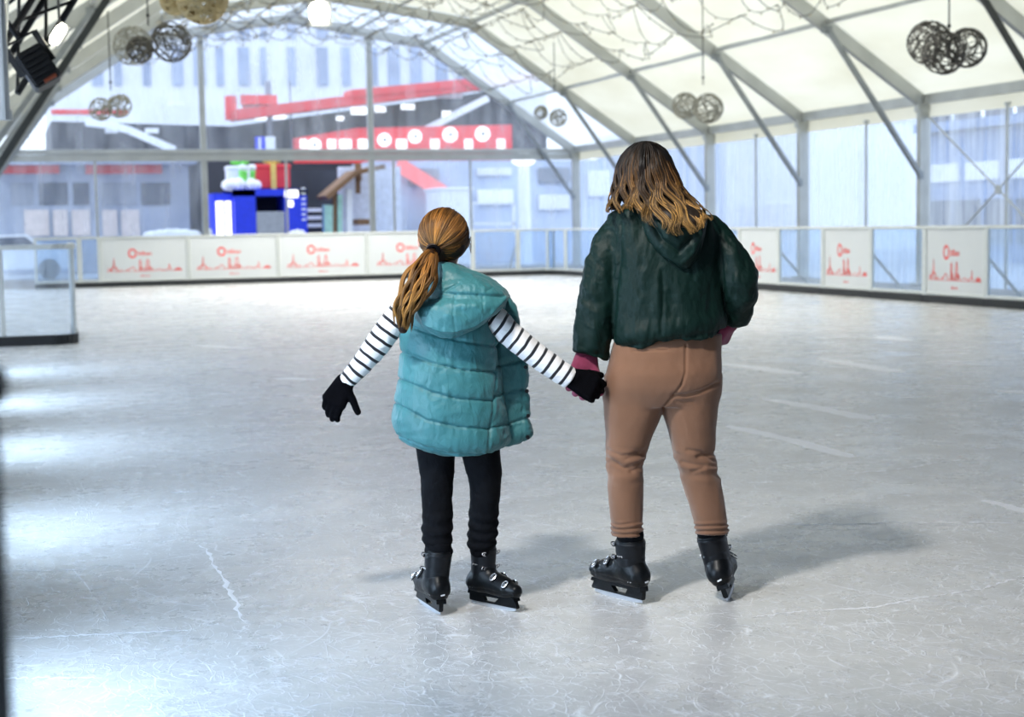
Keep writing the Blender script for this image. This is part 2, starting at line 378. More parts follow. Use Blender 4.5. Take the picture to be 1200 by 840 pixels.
# ================================================================== barriers
def text_mesh(txt,size):
    cu=bpy.data.curves.new('t','FONT'); cu.body=txt; cu.size=size; cu.align_x='LEFT'; cu.resolution_u=3; cu.offset=size*.02
    ob=bpy.data.objects.new('t',cu); COL.objects.link(ob); dg=bpy.context.evaluated_depsgraph_get(); dg.update()
    me=ob.evaluated_get(dg).to_mesh(); vs=[tuple(v.co) for v in me.vertices]; fs=[tuple(p.vertices) for p in me.polygons]
    ob.evaluated_get(dg).to_mesh_clear(); bpy.data.objects.remove(ob); bpy.data.curves.remove(cu); return vs,fs
TV,TF=text_mesh('bilbao',.14)
TV2,TF2=text_mesh('bilbao.eus',.06)
def artwork(mb,W,Hh,y):
    # red ring mark with word, a skyline drawn in red line, a small line of text; x along panel, z up
    s=W/2.2 if W<2.2 else 1
    cx=-.18*s; cz=Hh*.66; n=28
    vs=[];
    for i in range(n):
        a=2*PI*i/n
        for rr in (.12,.072): vs.append((cx-.12*s+rr*s*math.cos(a)*(.92),y,cz+rr*math.sin(a)))
    mb.add(vs,[(2*i,2*((i+1)%n),2*((i+1)%n)+1,2*i+1) for i in range(n)])
    mb.add([(cx+.02*s+x*s,y,cz-.05+yy) for x,yy,_ in TV],TF)
    z0=Hh*.30
    def ln(pts,w=.016):
        for a,b in zip(pts,pts[1:]):
            d=Vector((b[0]-a[0],0,b[1]-a[1])); L=d.length or 1; nn=Vector((-d.z/L,0,d.x/L))*w/2
            A=Vector((a[0]*s,y,z0+a[1]));B=Vector((b[0]*s,y,z0+b[1])); mb.quad(A+nn,B+nn,B-nn,A-nn)
    X=-.85
    ln([(-.92,0),(-.88,.09),(-.84,.02),(-.80,.14),(-.78,.07),(-.765,.33),(-.75,.08),(-.70,.12),(-.66,.0),(-.6,.05),(-.55,0)],.016)
    ln([(-.92,0),(.92,0)],.008)
    for a in (-.86,-.82,-.74,-.7): ln([(a,0),(a+.01,.07)],.014)
    ln([(-.46,.0),(-.46,.05),(-.40,.03),(-.34,.10),(-.28,.10),(-.24,.02),(-.2,.02)],.018)
    ln([(-.14,0),(-.13,.27),(-.10,.27),(-.09,.02),(-.04,.06),(.0,.0),(.03,.05),(.05,.24),(.075,.30),(.10,.24),(.11,.03),(.16,.09),(.2,0)],.02)
    for a in (-.12,-.06,.02,.06,.09,.13): ln([(a,0),(a,.12)],.012)
    ln([(.25,.02),(.35,.05),(.45,.03),(.5,.0)],.012)
    ln([(.5,0),(.56,.05),(.60,.04),(.61,.17),(.63,.04),(.68,.03)],.016)
    ln([(.74,.0),(.78,.05),(.86,.06),(.9,.03),(.92,0)],.026); ln([(.76,.02),(.9,.02)],.03)
    mb.add([(-.12*s+x*s,y,z0-.13+yy) for x,yy,_ in TV2],TF2)
def panel(p,q,kind,label,group):
    """one barrier panel standing from ground point p to ground point q; the skaters' side is to the right of p>q"""
    p=Vector((p[0],p[1],0));q=Vector((q[0],q[1],0)); W=(q-p).length; c=(p+q)/2
    a=math.atan2(q.y-p.y,q.x-p.x)
    r=empty('rink_barrier',c,label,'rink barrier',group,rz=a)
    f=MB(); t=.05
    f.cbox((0,0,BH-.025),(W,.07,.05),.01)
    f2=MB(); f2.cbox((0,0,.15),(W-.1,.05,.05),.008); f2.build('bottom_rail',barr,r)
    f.build('top_rail',barr,r)
    for s in (-1,1):
        g=MB(); g.cbox((s*(W/2-.03),0,BH/2),(.055,.06,BH-.02),.01); g.build('post',barr,r)
    k=MB(); k.cbox((0,-.015,.06),(W,.06,.12),.01); k.build('kick_strip',blk,r)
    g=MB(); g.box((0,0,(BH+.1)/2+.01),(W-.11,.012,BH-.2))
    if kind=='ad':
        s=g.build('advert_sheet',white,r); mb=MB(); artwork(mb,W,BH,-.0085); mb.build('printing',redink,s)
    else: g.build('clear_sheet',clearp,r)
    if W>1.2 and p.x>0:
        g=MB(); g.bar((W/2-.05,.04,BH*.62),(W/2-.05,.75,.02),.04,.04); g.bar((W/2-.05,.04,.1),(W/2-.05,.78,.02),.04,.04); g.build('strut',alu,r)
    return r
barr=pbr('barrier_frame',(.62,.64,.61),.4,.3,var=.05)
bx=lambda px: at_Y(px,300,YB0).x
e=[117,221,326,430,534]
names=['first','second','third','fourth']
for k in range(4):
    panel((bx(e[k]),YB0),(bx(e[k+1]),YB0),'ad','white advert barrier panel with red skyline drawing, %s from the left on the far barrier'%names[k],'advert panels of the far barrier')
for k,(a,b_) in enumerate(((40,93),(93,117),(534,554),(554,607),(607,650))):
    panel((bx(a),YB0),(bx(b_),YB0),'clear',['clear barrier panel at the far left end seen through the near clear panel','narrow clear panel just left of the first far advert panel','narrow clear barrier panel right of the last far advert panel','clear far barrier panel just right of the ponytailed girl\'s head','clear far barrier panel second from the far right corner'][k],'clear panels of the far barrier')
ry=lambda px,py=345: at_X(px,py,XB).y
panel((bx(650),YB0),(XB-.25,YB0),'clear','clear far barrier panel beside the far right corner','clear panels of the far barrier')
panel((XB-.25,YB0),(XB,YB0-.8),'clear','short clear corner panel joining the far and right barriers','clear panels of the right barrier')
yc=YB0-.8; ys=[(ry(867),'ad'),(ry(913),'clear'),(ry(965),'ad'),(ry(1021),'clear'),(ry(1084),'ad'),(ry(1156),'clear'),(ry(1240),'ad')]
# panels hidden behind the woman, from the corner to the first visible advert
span=yc-ys[0][0]; kinds=['clear','ad','clear']; yy=yc
for i,kd in enumerate(kinds):
    y2=yc-span*(i+1)/3
    panel((XB,yy),(XB,y2),kd,['clear right barrier panel next to the far corner','white advert barrier panel nearest the far right corner','clear barrier panel left of the nearer visible advert panels'][i],'panels of the right barrier'); yy=y2
vis=['white advert panel just right of the woman\'s sleeve','clear panel between the first and second adverts right of the woman','white advert panel second to the right of the woman','clear panel between the second and third adverts right of the woman','white advert panel third to the right of the woman with the largest red ring','clear panel at the right edge of the picture']
for i in range(6):
    panel((XB,ys[i][0]),(XB,ys[i+1][0]),ys[i][1],vis[i],'panels of the right barrier')
yy=ys[-1][0]
for i in range(3):
    panel((XB,yy),(XB,yy-2.4),'ad' if i%2==0 else 'clear','barrier panel along the right side beyond the picture edge','panels of the right barrier'); yy-=2.4
# --- left barrier: clear panel near, with rounded end
LY=20.1; lx0=at_Y(-60,350,LY).x; lx1=at_Y(88,350,LY).x
r=empty('rink_barrier',(lx0,LY,0),'clear rink barrier with grey rail and rounded end at the left edge','rink barrier')
arc=[(0,0),(at_Y(3,350,LY).x-lx0,0)]
w=lx1-lx0; path=[Vector((0,0,0)),Vector((w-.25,-.06,0))]
for i in range(7):
    a=-PI/2+i*PI/12; path.append(Vector((w-.25+.25*math.cos(a),.19+.25*math.sin(a),0)))
path.append(Vector((w+.06,2.2,0)))
f=MB()
for a,b_ in zip(path,path[1:]):
    f.bar(a+Vector((0,0,BH-.03)),b_+Vector((0,0,BH-.03)),.07,.06); 
f.build('top_rail',barr,r)
k=MB()
for a,b_ in zip(path,path[1:]): k.bar(a+Vector((0,0,.06)),b_+Vector((0,0,.06)),.07,.12)
k.build('kick_strip',blk,r)
g=MB(); n=len(path); g.add([p+Vector((0,0,.12)) for p in path]+[p+Vector((0,0,BH-.06)) for p in path],[(i,i+1,n+i+1,n+i) for i in range(n-1)]); g.build('clear_sheet',clearp,r)
for x,y in ((at_Y(2,350,LY).x-lx0,-.01),(w-.02,.1),(w+.06,2.2)):
    g=MB(); g.cbox((x,y,BH/2),(.06,.06,BH),.01); g.build('post',barr,r)
# left side of the rink beside the camera, advert and clear panels in turn
yy=17.0; LEFTCLEAR=[]
for i in range(10):
    if i%2==0: LEFTCLEAR.append(yy-.725)
    y2=yy-1.45
    panel((-.15,y2),(-.15,yy),'ad' if i%2 else 'clear','barrier panel along the left side of the rink beyond the picture edge','panels of the left barrier'); yy=y2
c=at_depth(1,600,1.25)-RV*.03; r=empty('gate_post',(c.x,c.y,0),'dark blurred gate post close to the camera at the lower left edge','post')
p=MB(); p.cbox((0,0,.62),(.06,.06,1.24),.01); p.build('upright',alud,r); p=MB(); p.cbox((0,0,1.26),(.075,.075,.03),.008); p.build('cap',blk,r); p=MB(); p.cbox((0,0,.01),(.14,.14,.02),.004); p.build('foot_plate',alud,r)
# ================================================================== hanging things
cord=pbr('dark_cord',(.05,.05,.05),.6)
bulbm=pbr('unlit_bulb',(.5,.45,.33),.3)
def net(k,y0,y1,x0,x1,sag,nx,lab):
    r=random.Random(k*13+5); mb=MB(); bb=MB()
    xs=[x0+(x1-x0)*i/nx for i in range(nx+1)]
    def zc(x): return roof_z(x)-.28
    rows=3
    for j in range(rows+1):
        y=y0+(y1-y0)*j/rows
        for a,b_ in zip(xs,xs[1:]):
            s=sag*(.6+.8*r.random()); pts=[]; 
            for i in range(9):
                t=i/8; x=a+(b_-a)*t; pts.append(Vector((x,y+.3*math.sin(t*3+j),min(zc(x),zc(a)+(zc(b_)-zc(a))*t)-s*4*t*(1-t))))
            mb.tube(pts,.009,4,cap=False)
            for q in pts[::2]: bb.ball(q-Vector((0,0,.03)),.026,6,4)
    for i,x in enumerate(xs):
        for j in range(rows):
            ya=y0+(y1-y0)*j/rows; yb=y0+(y1-y0)*(j+1)/rows; pts=[]; s=sag*(.4+.9*r.random()); dx=(r.random()-.5)*1.2
            for q in range(9):
                t=q/8; pts.append(Vector((x+dx*math.sin(PI*t),ya+(yb-ya)*t,zc(x)-s*4*t*(1-t))))
            mb.tube(pts,.009,4,cap=False)
            for q in pts[1::2]: bb.ball(q-Vector((0,0,.03)),.026,6,4)
    c=Vector(((x0+x1)/2,(y0+y1)/2,zc((x0+x1)/2)))
    o=mb.build('light_net',cord,loc=c); tag(o,lab,'light net','light nets under the roof')
    b2=bb.build('bulbs',bulbm,loc=c); b2.location=(0,0,0); b2.parent=o; b2['kind']='stuff'
for k in range(1,8):
    net(k,FR[k]+.1,FR[k-1]-.1,XL+4.6,XR-3.2,.32,11,'sagging net of dark light cords under the roof, %s bay from the far end'%(['first','second','third','fourth','fifth','sixth','seventh'][k-1]))
wirem=pbr('dark_wire',(.10,.09,.075),.5,.3); goldw=pbr('gold_wire',(.55,.42,.20),.4,.3); greyw=pbr('grey_wire',(.32,.31,.26),.5,.3)
def wire_ball(c,r,mat,parent,seed,n=26,th=.006):
    n=int(n*.62)
    R=random.Random(seed); mb=MB()
    for i in range(n):
        a=Vector((R.gauss(0,1),R.gauss(0,1),R.gauss(0,1))).normalized(); u=a.orthogonal().normalized(); w=a.cross(u)
        off=R.uniform(-.55,.55); rr=math.sqrt(1-off*off); ph=R.random()*6; am=R.uniform(.0,.16); fr=R.choice((3,4,5))
        pts=[]
        for j in range(26):
            t=2*PI*j/26; d=(a*(off+am*math.sin(fr*t+ph))+ (u*math.cos(t)+w*math.sin(t))*rr).normalized()*r
            pts.append(Vector(c)+d)
        mb.tube(pts,th,4,closed=True)
    return mb.build('wire_ball',mat,parent)
def cluster(px,py,D,balls,mat,lab,seed,th=.006,n=26,ceil=True):
    c=at_depth(px,py,D); r=empty('wire_ball_cluster',c,lab,'wire ornament','wire ball ornaments')
    top=roof_z(min(max(c.x,XL+.3),XR-.3))-c.z
    for i,(bx_,by_,br,dd,mt) in enumerate(balls):
        q=at_depth(bx_,by_,D+dd)-c; wire_ball(q,br/F*D,mt or mat,r,seed+i,n,th)
    mb=MB(); mb.cyl((0,0,.1),(0,0,top),.012,6); mb.ball((0,0,.25),.03,8,6); mb.build('hanging_cord',cord,r)
cluster(1112,52,22,[(1089,50,25,0,None),(1106,62,24,-.5,None),(1133,56,23,.4,None)],wirem,'cluster of three dark wire balls hanging at the upper right',11,.009,30)
cluster(824,105,33,[(803,124,15,.3,None),(830,127,17,-.2,None)],greyw,'pair of pale wire balls hanging above the right of the woman',31,.012,30)
cluster(174,38,24,[(164,58,15,-.3,wirem),(201,49,23,0,wirem),(156,54,23,.5,greyw)],wirem,'cluster of wire balls with one small dark ball at the upper left',41,.009,26)
cluster(226,-20,19,[(237,-2,29,0,goldw),(205,0,17,.3,goldw)],goldw,'large golden wire balls cut by the top edge of the picture',51,.012,60)
cluster(130,112,30,[(118,128,13,0,None),(140,124,14,.4,None)],greyw,'faint brownish wire balls hanging low at the left',61,.01,22)
cluster(650,112,42,[(654,138,10,0,None),(634,132,8,.3,None)],greyw,'small far grey wire ball above the right end of the gable beam',71,.012,22)
# --- lamps at the upper left: lighting truss, spotlights
lampm=emis('lamp_glow',(1,.93,.78),30)
def trussbar(p,q,name,lab):
    p=Vector(p);q=Vector(q); d=q-p; L=d.length; r=empty(name,p,lab,'lighting truss'); z=d.normalized(); u=z.orthogonal().normalized(); w=z.cross(u); s=.17
    cs=[u*s+w*s,u*-s+w*s,u*-s-w*s,u*s-w*s]; n=int(L/.42)
    for c_ in cs:
        mb=MB(); mb.cyl(c_,c_+d,.028,8); mb.build('chord',blacks,r)
    mb=MB()
    for i in range(n):
        for a,b_ in ((0,1),(1,2),(2,3),(3,0)):
            mb.cyl(cs[a]+d*(i/n),cs[b_]+d*((i+1)/n),.014,6)
    mb.build('lattice',blacks,r); return r
blacks=pbr('black_steel',(.018,.019,.02),.45,.3)
TD=13.0
trussbar(at_depth(-12,92,TD-.2),at_depth(150,-172,TD+.6),'lighting_truss','black lattice lighting truss leaning in the upper left corner')
def spot_fixture(px,py,D,tx,ty,size,lab,glow,cyl=True):
    c=at_depth(px,py,D); t=at_depth(tx,ty,D-.0); d=(t-c).normalized(); r=empty('stage_spotlight',c,lab,'spotlight')
    u=d.cross(Vector((0,1,0))).normalized(); w=d.cross(u); M=Matrix((u,w,d)).transposed()
    mb=MB(); mb.tube([-d*size*.9,-d*size*.7,d*size*.1,d*size*.8,d*size*.82],[size*.2,size*.42,size*.45,size*.55,size*.5],18); mb.build('housing',blacks,r)
    mb=MB()
    for s in (-1,1): mb.bar(u*s*size*.6-w*0,u*s*size*.6-w*size*1.1,.02,.06)
    mb.bar(u*size*.6-w*size*1.1,-u*size*.6-w*size*1.1,.02,.06); mb.build('bracket',blacks,r)
    if glow:
        mb=MB(); mb.ball(d*size*.8,size*.5,18,10,(1,1,1)); mb.build('lit_lens',lampm,r)
    return r
# black box loudspeaker / floodlight hanging off the truss
c=at_depth(45,80,12.2); r=empty('floodlight',c,'black box floodlight hanging tilted from the truss at the upper left','floodlight')
M=Matrix.Rotation(math.radians(-32),3,FV)
mb=MB(); mb.cbox((0,0,0),(.22,.2,.30),.02,M); mb.build('housing',blacks,r)
mb=MB()
for i in range(6): mb.box(M@Vector((0,-.11,-.12+i*.045)),(.19,.02,.012),M)
mb.build('cooling_fins',blacks,r)
mb=MB(); mb.bar(M@Vector((-.13,0,.0)),M@Vector((-.13,0,.26)),.015,.05); mb.bar(M@Vector((.13,0,.0)),M@Vector((.13,0,.26)),.015,.05); mb.bar(M@Vector((-.13,0,.26)),M@Vector((.13,0,.26)),.05,.015); mb.cyl(M@Vector((0,0,.26)),M@Vector((0,0,.42)),.02,8); mb.build('bracket',blacks,r)
mb=MB(); mb.box(M@Vector((.02,-.105,-.13)),(.1,.03,.03),M); mb.build('red_marker',pbr('rust_red',(.3,.06,.02),.6),r)
def glowlamp(px,py,D,rx,ry,tilt,lab,s=30):
    c=at_depth(px,py,D); r=empty('tube_lamp',c,lab,'lamp'); a=math.radians(tilt); ax=(RV*math.sin(a)+ZV*math.cos(a)); R_=rx/F*D; L=ry/F*D
    mb=MB(); mb.tube([ax*(t*L) for t in (-1,-.85,-.5,0,.5,.85,1)],[R_*.3,R_*.7,R_,R_,R_,R_*.7,R_*.3],14); mb.build('lit_tube',emis('glow_%d'%px,(1,.93,.75),s),r,smooth=True)
    mb=MB(); mb.tube([ax*(t*L)+FV*R_*1.3 for t in (-1.1,1.1)],R_*1.2,12); mb.build('reflector',barr,r)
    mb=MB(); mb.cyl(FV*R_*1.3,Vector((0,0,roof_z(max(c.x,XL+.3))-c.z)),.01,6); mb.build('hanger',cord,r)
glowlamp(68,40,12.6,6,13,35,'lit lamp glowing beside the truss at the upper left')
glowlamp(374,15,30,11,12,0,'round bright lamp hanging under the ridge at the top')
glowlamp(0,11,11.8,6,20,4,'lit tube lamp cut by the left edge at the top',20)
c=at_depth(4,80,11.5); mb=MB(); mb.cyl((0,0,-.35),(0,0,1.3),.035,12); mb.cyl((0,0,-.37),(0,0,-.3),.05,12); o=mb.build('lamp_pole',alu); o.location=c; tag(o,'short grey pole hanging at the very left edge above','pole')
# ================================================================== the street outside
def P_(c,s=1): return c
blueg=lambda n,c,**k: pbr(n,c,.6,**k)
fac1=pbr('pale_stone',(.78,.80,.84),.8,var=.1,vscale=.4)
glassd=pbr('dark_window',(.06,.08,.12),.15)
greyb=pbr('grey_facade',(.24,.27,.33),.7,var=.25,vscale=.5)
darkin=pbr('dark_interior',(.035,.04,.055),.6,var=.4,vscale=.7)
redp=pbr('red_paint',(.80,.05,.06),.5,var=.05)
whp=pbr('white_paint',(.9,.92,.95),.5,var=.03)
bluep=pbr('blue_paint',(.02,.05,.75),.45,var=.08)
navy=pbr('navy_recess',(.003,.012,.08),.6)
greyc=pbr('grey_counter',(.36,.38,.42),.6)
greenp=pbr('green_paint',(.20,.75,.12),.5)
goldp=pbr('gold_ribbon',(.85,.60,.15),.5)
snowm=pbr('snow_heap',(.93,.94,.97),.8,bump=.3,bscale=8)
brown=pbr('brown_wood',(.22,.12,.06),.7)
mint=pbr('mint_paint',(.45,.75,.62),.6)
peach=pbr('peach_doors',(.70,.60,.55),.7)
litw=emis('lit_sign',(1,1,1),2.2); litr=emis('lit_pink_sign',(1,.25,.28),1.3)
def bx_at(mb,px0,py0,px1,py1,Y,dep):
    a=at_Y(px0,py0,Y);b_=at_Y(px1,py1,Y); x0,x1=sorted((a.x,b_.x)); z0,z1=sorted((a.z,b_.z))
    mb.box(((x0+x1)/2,Y+dep/2,(z0+z1)/2),(x1-x0,dep,z1-z0)); return mb
def thing_at(px,Y,name,lab,cat,grp=None):
    a=at_Y(px,270,Y); return empty(name,(a.x,Y,-.12),lab,cat,grp)
def local(mb,r): 
    L=r.location; mb.v=[(v[0]-L.x,v[1]-L.y,v[2]-L.z) for v in mb.v]; return mb
# tall pale building at the back
Y=95; r=thing_at(330,Y,'pale_building','tall pale stone building rising behind the red roofed hall','building')
mb=MB(); a=at_Y(60,130,Y); b_=at_Y(620,130,Y); mb.box(((a.x+b_.x)/2,Y+5,9),(b_.x-a.x,10,18.2)); mb.box(((a.x+b_.x)/2,Y+4.8,18.3),(b_.x-a.x+1,11,.6)); local(mb,r).build('wall',fac1,r)
hazew=pbr('haze_washed_window',(.34,.40,.54),.4,var=.3,vscale=.3); R=random.Random(3); px=75  # window colour lifted: washed-out haze is put into it
while px<600:
    w_=R.choice((8,10,14)); 
    for y0,y1 in ((20,45),(55,100)):
        mb=MB(); bx_at(mb,px,y0,px+w_,y1,Y-.15,.25); local(mb,r).build('window',hazew,r)
    px+=w_+R.choice((12,16,24))
# dark block above kiosk level (long hall with red roof edge)
Y=66; r=thing_at(330,Y,'station_hall','long dark hall with a red roof edge and lit signs above the far barrier','building')
mb=MB(); a=at_Y(60,200,Y).x; b_=at_Y(640,200,Y).x; mb.box(((a+b_)/2,Y+4,4.1),(b_-a,8,8.4)); q=local(mb,r); 
# slanted roof line follows the photograph's rise to the right
zA=at_Y(270,148,Y).z; zB=at_Y(640,98,Y).z
mb=MB(); x0=at_Y(60,140,Y).x; x1=at_Y(270,140,Y).x; x2=at_Y(640,100,Y).x; z0=at_Y(60,142,Y).z
vs=[(x0,Y,-.1),(x2,Y,-.1),(x2,Y,zB),(x1,Y,zA),(x0,Y,z0)]; vs+=[(x,Y+8,z) for x,_,z in vs]
mb.add(vs,[(0,1,2,3,4),(9,8,7,6,5),(0,5,6,1),(1,6,7,2),(2,7,8,3),(3,8,9,4),(4,9,5,0)]); local(mb,r).build('wall',darkin,r)
mb=MB(); mb.bar((x1,Y-.6,at_Y(275,137,Y).z),(x2,Y-.6,at_Y(640,91,Y).z),1.4,.42); mb.bar((at_Y(400,0,Y).x,Y-.7,at_Y(430,113,Y).z),(x2,Y-.7,at_Y(640,90,Y).z),1.4,.3); local(mb,r).build('red_roof_edge',redp,r)
mb=MB(); bx_at(mb,265,112,278,140,Y-.9,.5); bx_at(mb,60,128,150,134,Y-.7,.4); bx_at(mb,283,111,325,122,Y-.8,.4); local(mb,r).build('red_panel',redp,r)
for (a0,b0,a1,b1) in ((299,131,318,140),(321,131,335,139),(412,126,432,134),(440,125,452,131),(512,108,542,115),(519,130,529,137),(197,118,215,124),(123,150,138,156),(170,150,186,156),(395,136,403,141),(471,122,486,128),(284,122,318,128)):
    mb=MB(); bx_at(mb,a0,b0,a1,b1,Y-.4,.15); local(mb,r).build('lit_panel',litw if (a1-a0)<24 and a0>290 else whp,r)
mb=MB(); bx_at(mb,312,95,320,180,Y-.5,.4); bx_at(mb,340,95,343,180,Y-.5,.3); local(mb,r).build('pale_column',greyb,r)
mb=MB()
for i in range(9):
    t=i/8; u=(i+1)/8; 
    if i<8:
        f_=lambda t:(Vector((at_Y(465+95*t,0,Y).x,Y-1.2,at_Y(500,165-48*t+8*math.sin(t*2.5-.4)*0,Y).z)))
        mb.bar(f_(t),f_(u),.2,.28)
local(mb,r).build('slanting_beam',whp,r)
mb=MB(); pts=[(100,143),(125,146),(150,152),(175,163),(205,176)]
for p_,q_ in zip(pts,pts[1:]): mb.bar(at_Y(*p_,Y-1.2),at_Y(*q_,Y-1.2),.2,.3)
local(mb,r).build('curved_beam',whp,r)
# red sign band with white discs and letters
Y=62; r=thing_at(480,Y,'fairground_sign','long red and white sign band with round white discs over the beam','sign')
mb=MB(); za=at_Y(345,176,Y).z; x0=at_Y(345,170,Y).x; x1=at_Y(600,160,Y).x
mb.add([(x0,Y,za-.5),(x1,Y,za-.5),(x1,Y,at_Y(600,146,Y).z),(x0+2.5,Y,at_Y(380,150,Y).z),(x0,Y,at_Y(345,162,Y).z)]+[(x0,Y+.3,za-.5),(x1,Y+.3,za-.5),(x1,Y+.3,at_Y(600,146,Y).z),(x0+2.5,Y+.3,at_Y(380,150,Y).z),(x0,Y+.3,at_Y(345,162,Y).z)],[(0,1,2,3,4),(9,8,7,6,5),(0,5,6,1),(1,6,7,2),(2,7,8,3),(3,8,9,4),(4,9,5,0)])
local(mb,r).build('band',redp,r)
for px_,py_,rad in ((368,170,8),(450,164,8),(486,160,8),(527,158,9),(565,157,9)):
    c_=at_Y(px_,py_,Y-.1); mb=MB(); mb.cyl(c_,c_-Vector((0,.12,0)),rad/F*62,20); d=local(mb,r).build('white_disc',litw,r)
    mb=MB(); mb.cyl(c_-Vector((0,.12,0)),c_-Vector((0,.16,0)),rad/F*62*.3,12); local(mb,r).build('disc_hub',greyb,r)
for px_,w_ in ((352,8),(384,10),(398,14),(420,12),(432,6),(465,12),(505,10),(545,9),(583,9)):
    mb=MB(); bx_at(mb,px_,163,px_+w_,174,Y-.1,.1); local(mb,r).build('white_letter_block',litw,r)
# blue and white board
Y=60; r=thing_at(312,Y,'poster_board','small blue and white board standing above the beam','board')
mb=MB(); bx_at(mb,300,160,311,178,Y,.3); local(mb,r).build('blue_half',bluep,r); mb=MB(); bx_at(mb,311,160,323,178,Y,.3); bx_at(mb,303,161,306,178,Y-.05,.1); local(mb,r).build('white_half',whp,r); mb=MB(); mb.cyl((at_Y(312,178,Y).x,Y+.15,-.1),at_Y(312,178,Y+.15),.1,8); local(mb,r).build('pole',greyb,r)
# grey facade lower left with peach doors and red sign strips
Y=58; r=thing_at(130,Y,'shop_row','grey blue shop row with peach doors behind the left far window','building')
mb=MB(); x0=at_Y(-80,240,Y).x;x1=at_Y(222,240,Y).x; zt=at_Y(100,193,Y).z; mb.box(((x0+x1)/2,Y+3,zt/2),(x1-x0,6,zt+.2)); mb.box(((x0+x1)/2,Y+2.5,zt+.05),(x1-x0+.4,7,.12)); local(mb,r).build('wall',pbr('blue_grey_wall',(.33,.38,.48),.7,var=.2,vscale=.6),r)
for a0,a1 in ((2,70),(100,190)):
    mb=MB(); bx_at(mb,a0,191,a1,203,Y-.15,.15); local(mb,r).build('sign_strip',redp,r)
for a0,a1 in ((12,40),(45,80),(85,105),(118,160),(165,200)):
    mb=MB(); bx_at(mb,a0,214,a1,240,Y-.05,.1); local(mb,r).build('window',glassd if a0%2 else greyb,r)
for a0,a1 in ((28,58),(62,80),(84,106),(120,138),(142,164)):
    mb=MB(); bx_at(mb,a0,246,a1,276,Y-.1,.15); local(mb,r).build('door',peach,r)
# white car
Y=52; c=at_Y(4,268,Y); r=empty('car',(c.x,Y,-.12),'white car parked outside behind the far left corner','car')
mb=MB(); body=[(-2.0,.35),(-2.05,.8),(-1.2,.95),(-.7,1.4),(.7,1.42),(1.25,1.0),(2.05,.85),(2.1,.35)]; mb.prism(body,(0,-.8,0),(1,0,0),(0,0,1),(0,1.6,0)); mb.build('body',whp,r)
mb=MB(); mb.prism([(-.95,.98),(-.6,1.33),(.62,1.35),(1.05,1.0)],(0,-.82,0),(1,0,0),(0,0,1),(0,1.64,0)); mb.build('side_glass',glassd,r)
for x in (-1.3,1.3):
    for y in (-.72,.72):
        mb=MB(); mb.cyl((x,y-.1,.33),(x,y+.1,.33),.33,18); mb.build('wheel',blk,r)
# blue kiosk
Y=52; r=thing_at(306,Y,'kiosk','bright blue kiosk with a dark serving hatch and grey counter','kiosk')
X=lambda p:at_Y(p,250,Y).x-r.location.x; Zq=lambda p:at_Y(306,p,Y).z-r.location.z
zt=Zq(222)
mb=MB()
mb.box(((X(275)+X(300))/2,1.4,zt/2),(X(300)-X(275),2.8,zt)); mb.box(((X(334)+X(360))/2,1.4,zt/2),(X(360)-X(334),2.8,zt)); mb.box(((X(275)+X(360))/2,1.4,zt-.1),(X(360)-X(275),2.8,.22)); mb.box(((X(275)+X(360))/2,2.7,zt/2),(X(360)-X(275),.1,zt)); mb.box(((X(252)+X(275))/2,1.6,zt/2-.05),(X(275)-X(252),2.4,zt-.1)); mb.build('cabin',bluep,r)
mb=MB(); mb.box(((X(300)+X(334))/2,1.6,(zt+Zq(248))/2),(X(334)-X(300),.1,zt-Zq(248))); mb.build('serving_hatch',navy,r)
mb=MB(); mb.cbox(((X(300)+X(334))/2,.3,Zq(248)/2),(X(334)-X(300),.6,Zq(248)),.03); mb.build('counter',greyc,r)
for a0,a1 in ((255,263),(266,272)):
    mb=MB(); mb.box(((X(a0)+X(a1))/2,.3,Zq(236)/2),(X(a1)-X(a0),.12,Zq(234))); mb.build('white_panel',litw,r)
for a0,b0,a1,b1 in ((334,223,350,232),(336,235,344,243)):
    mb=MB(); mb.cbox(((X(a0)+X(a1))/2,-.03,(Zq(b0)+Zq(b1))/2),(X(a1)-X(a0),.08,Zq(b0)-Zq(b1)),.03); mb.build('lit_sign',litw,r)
for i in range(7):
    mb=MB(); mb.box((X(356),-.02,Zq(258)+i*.17),(.13,.05,.06)); mb.build('white_letter',whp,r)
def gift(px0,px1,py0,py1,Y,m1,m2,lab,dp=.7):
    a=at_Y(px0,py1,Y);b_=at_Y(px1,py0,Y); w_=b_.x-a.x;h_=b_.z-a.z; r=empty('gift_box',((a.x+b_.x)/2,Y,a.z),lab,'gift box','giant gift boxes on the kiosk roof')
    mb=MB(); mb.cbox((0,dp/2+.05,h_/2),(w_,dp,h_),.04); mb.cbox((0,dp/2+.05,h_*.9),(w_+.05,dp+.06,h_*.2),.03); mb.build('box',m1,r)
    mb=MB(); mb.box((0,.01,h_/2),(w_*.16,.05,h_+.04)); mb.box((0,dp/2+.05,h_+.02),(w_*.16,dp,.05)); mb.build('ribbon',m2,r)
    mb=MB()
    for s in (-1,1): mb.ball((s*.16,.3,h_+.12),.15,12,8,(1,.5,.7))
    mb.build('bow',m2,r)
gift(301,340,192,221,53.2,redp,goldp,'red giant gift box with a gold ribbon on the blue kiosk')
gift(268,298,194,219,53.4,whp,greenp,'white giant gift box with a green ribbon beside the red one')
gift(284,299,200,218,52.3,greenp,whp,'small green gift box in front of the white one on the kiosk',.5)
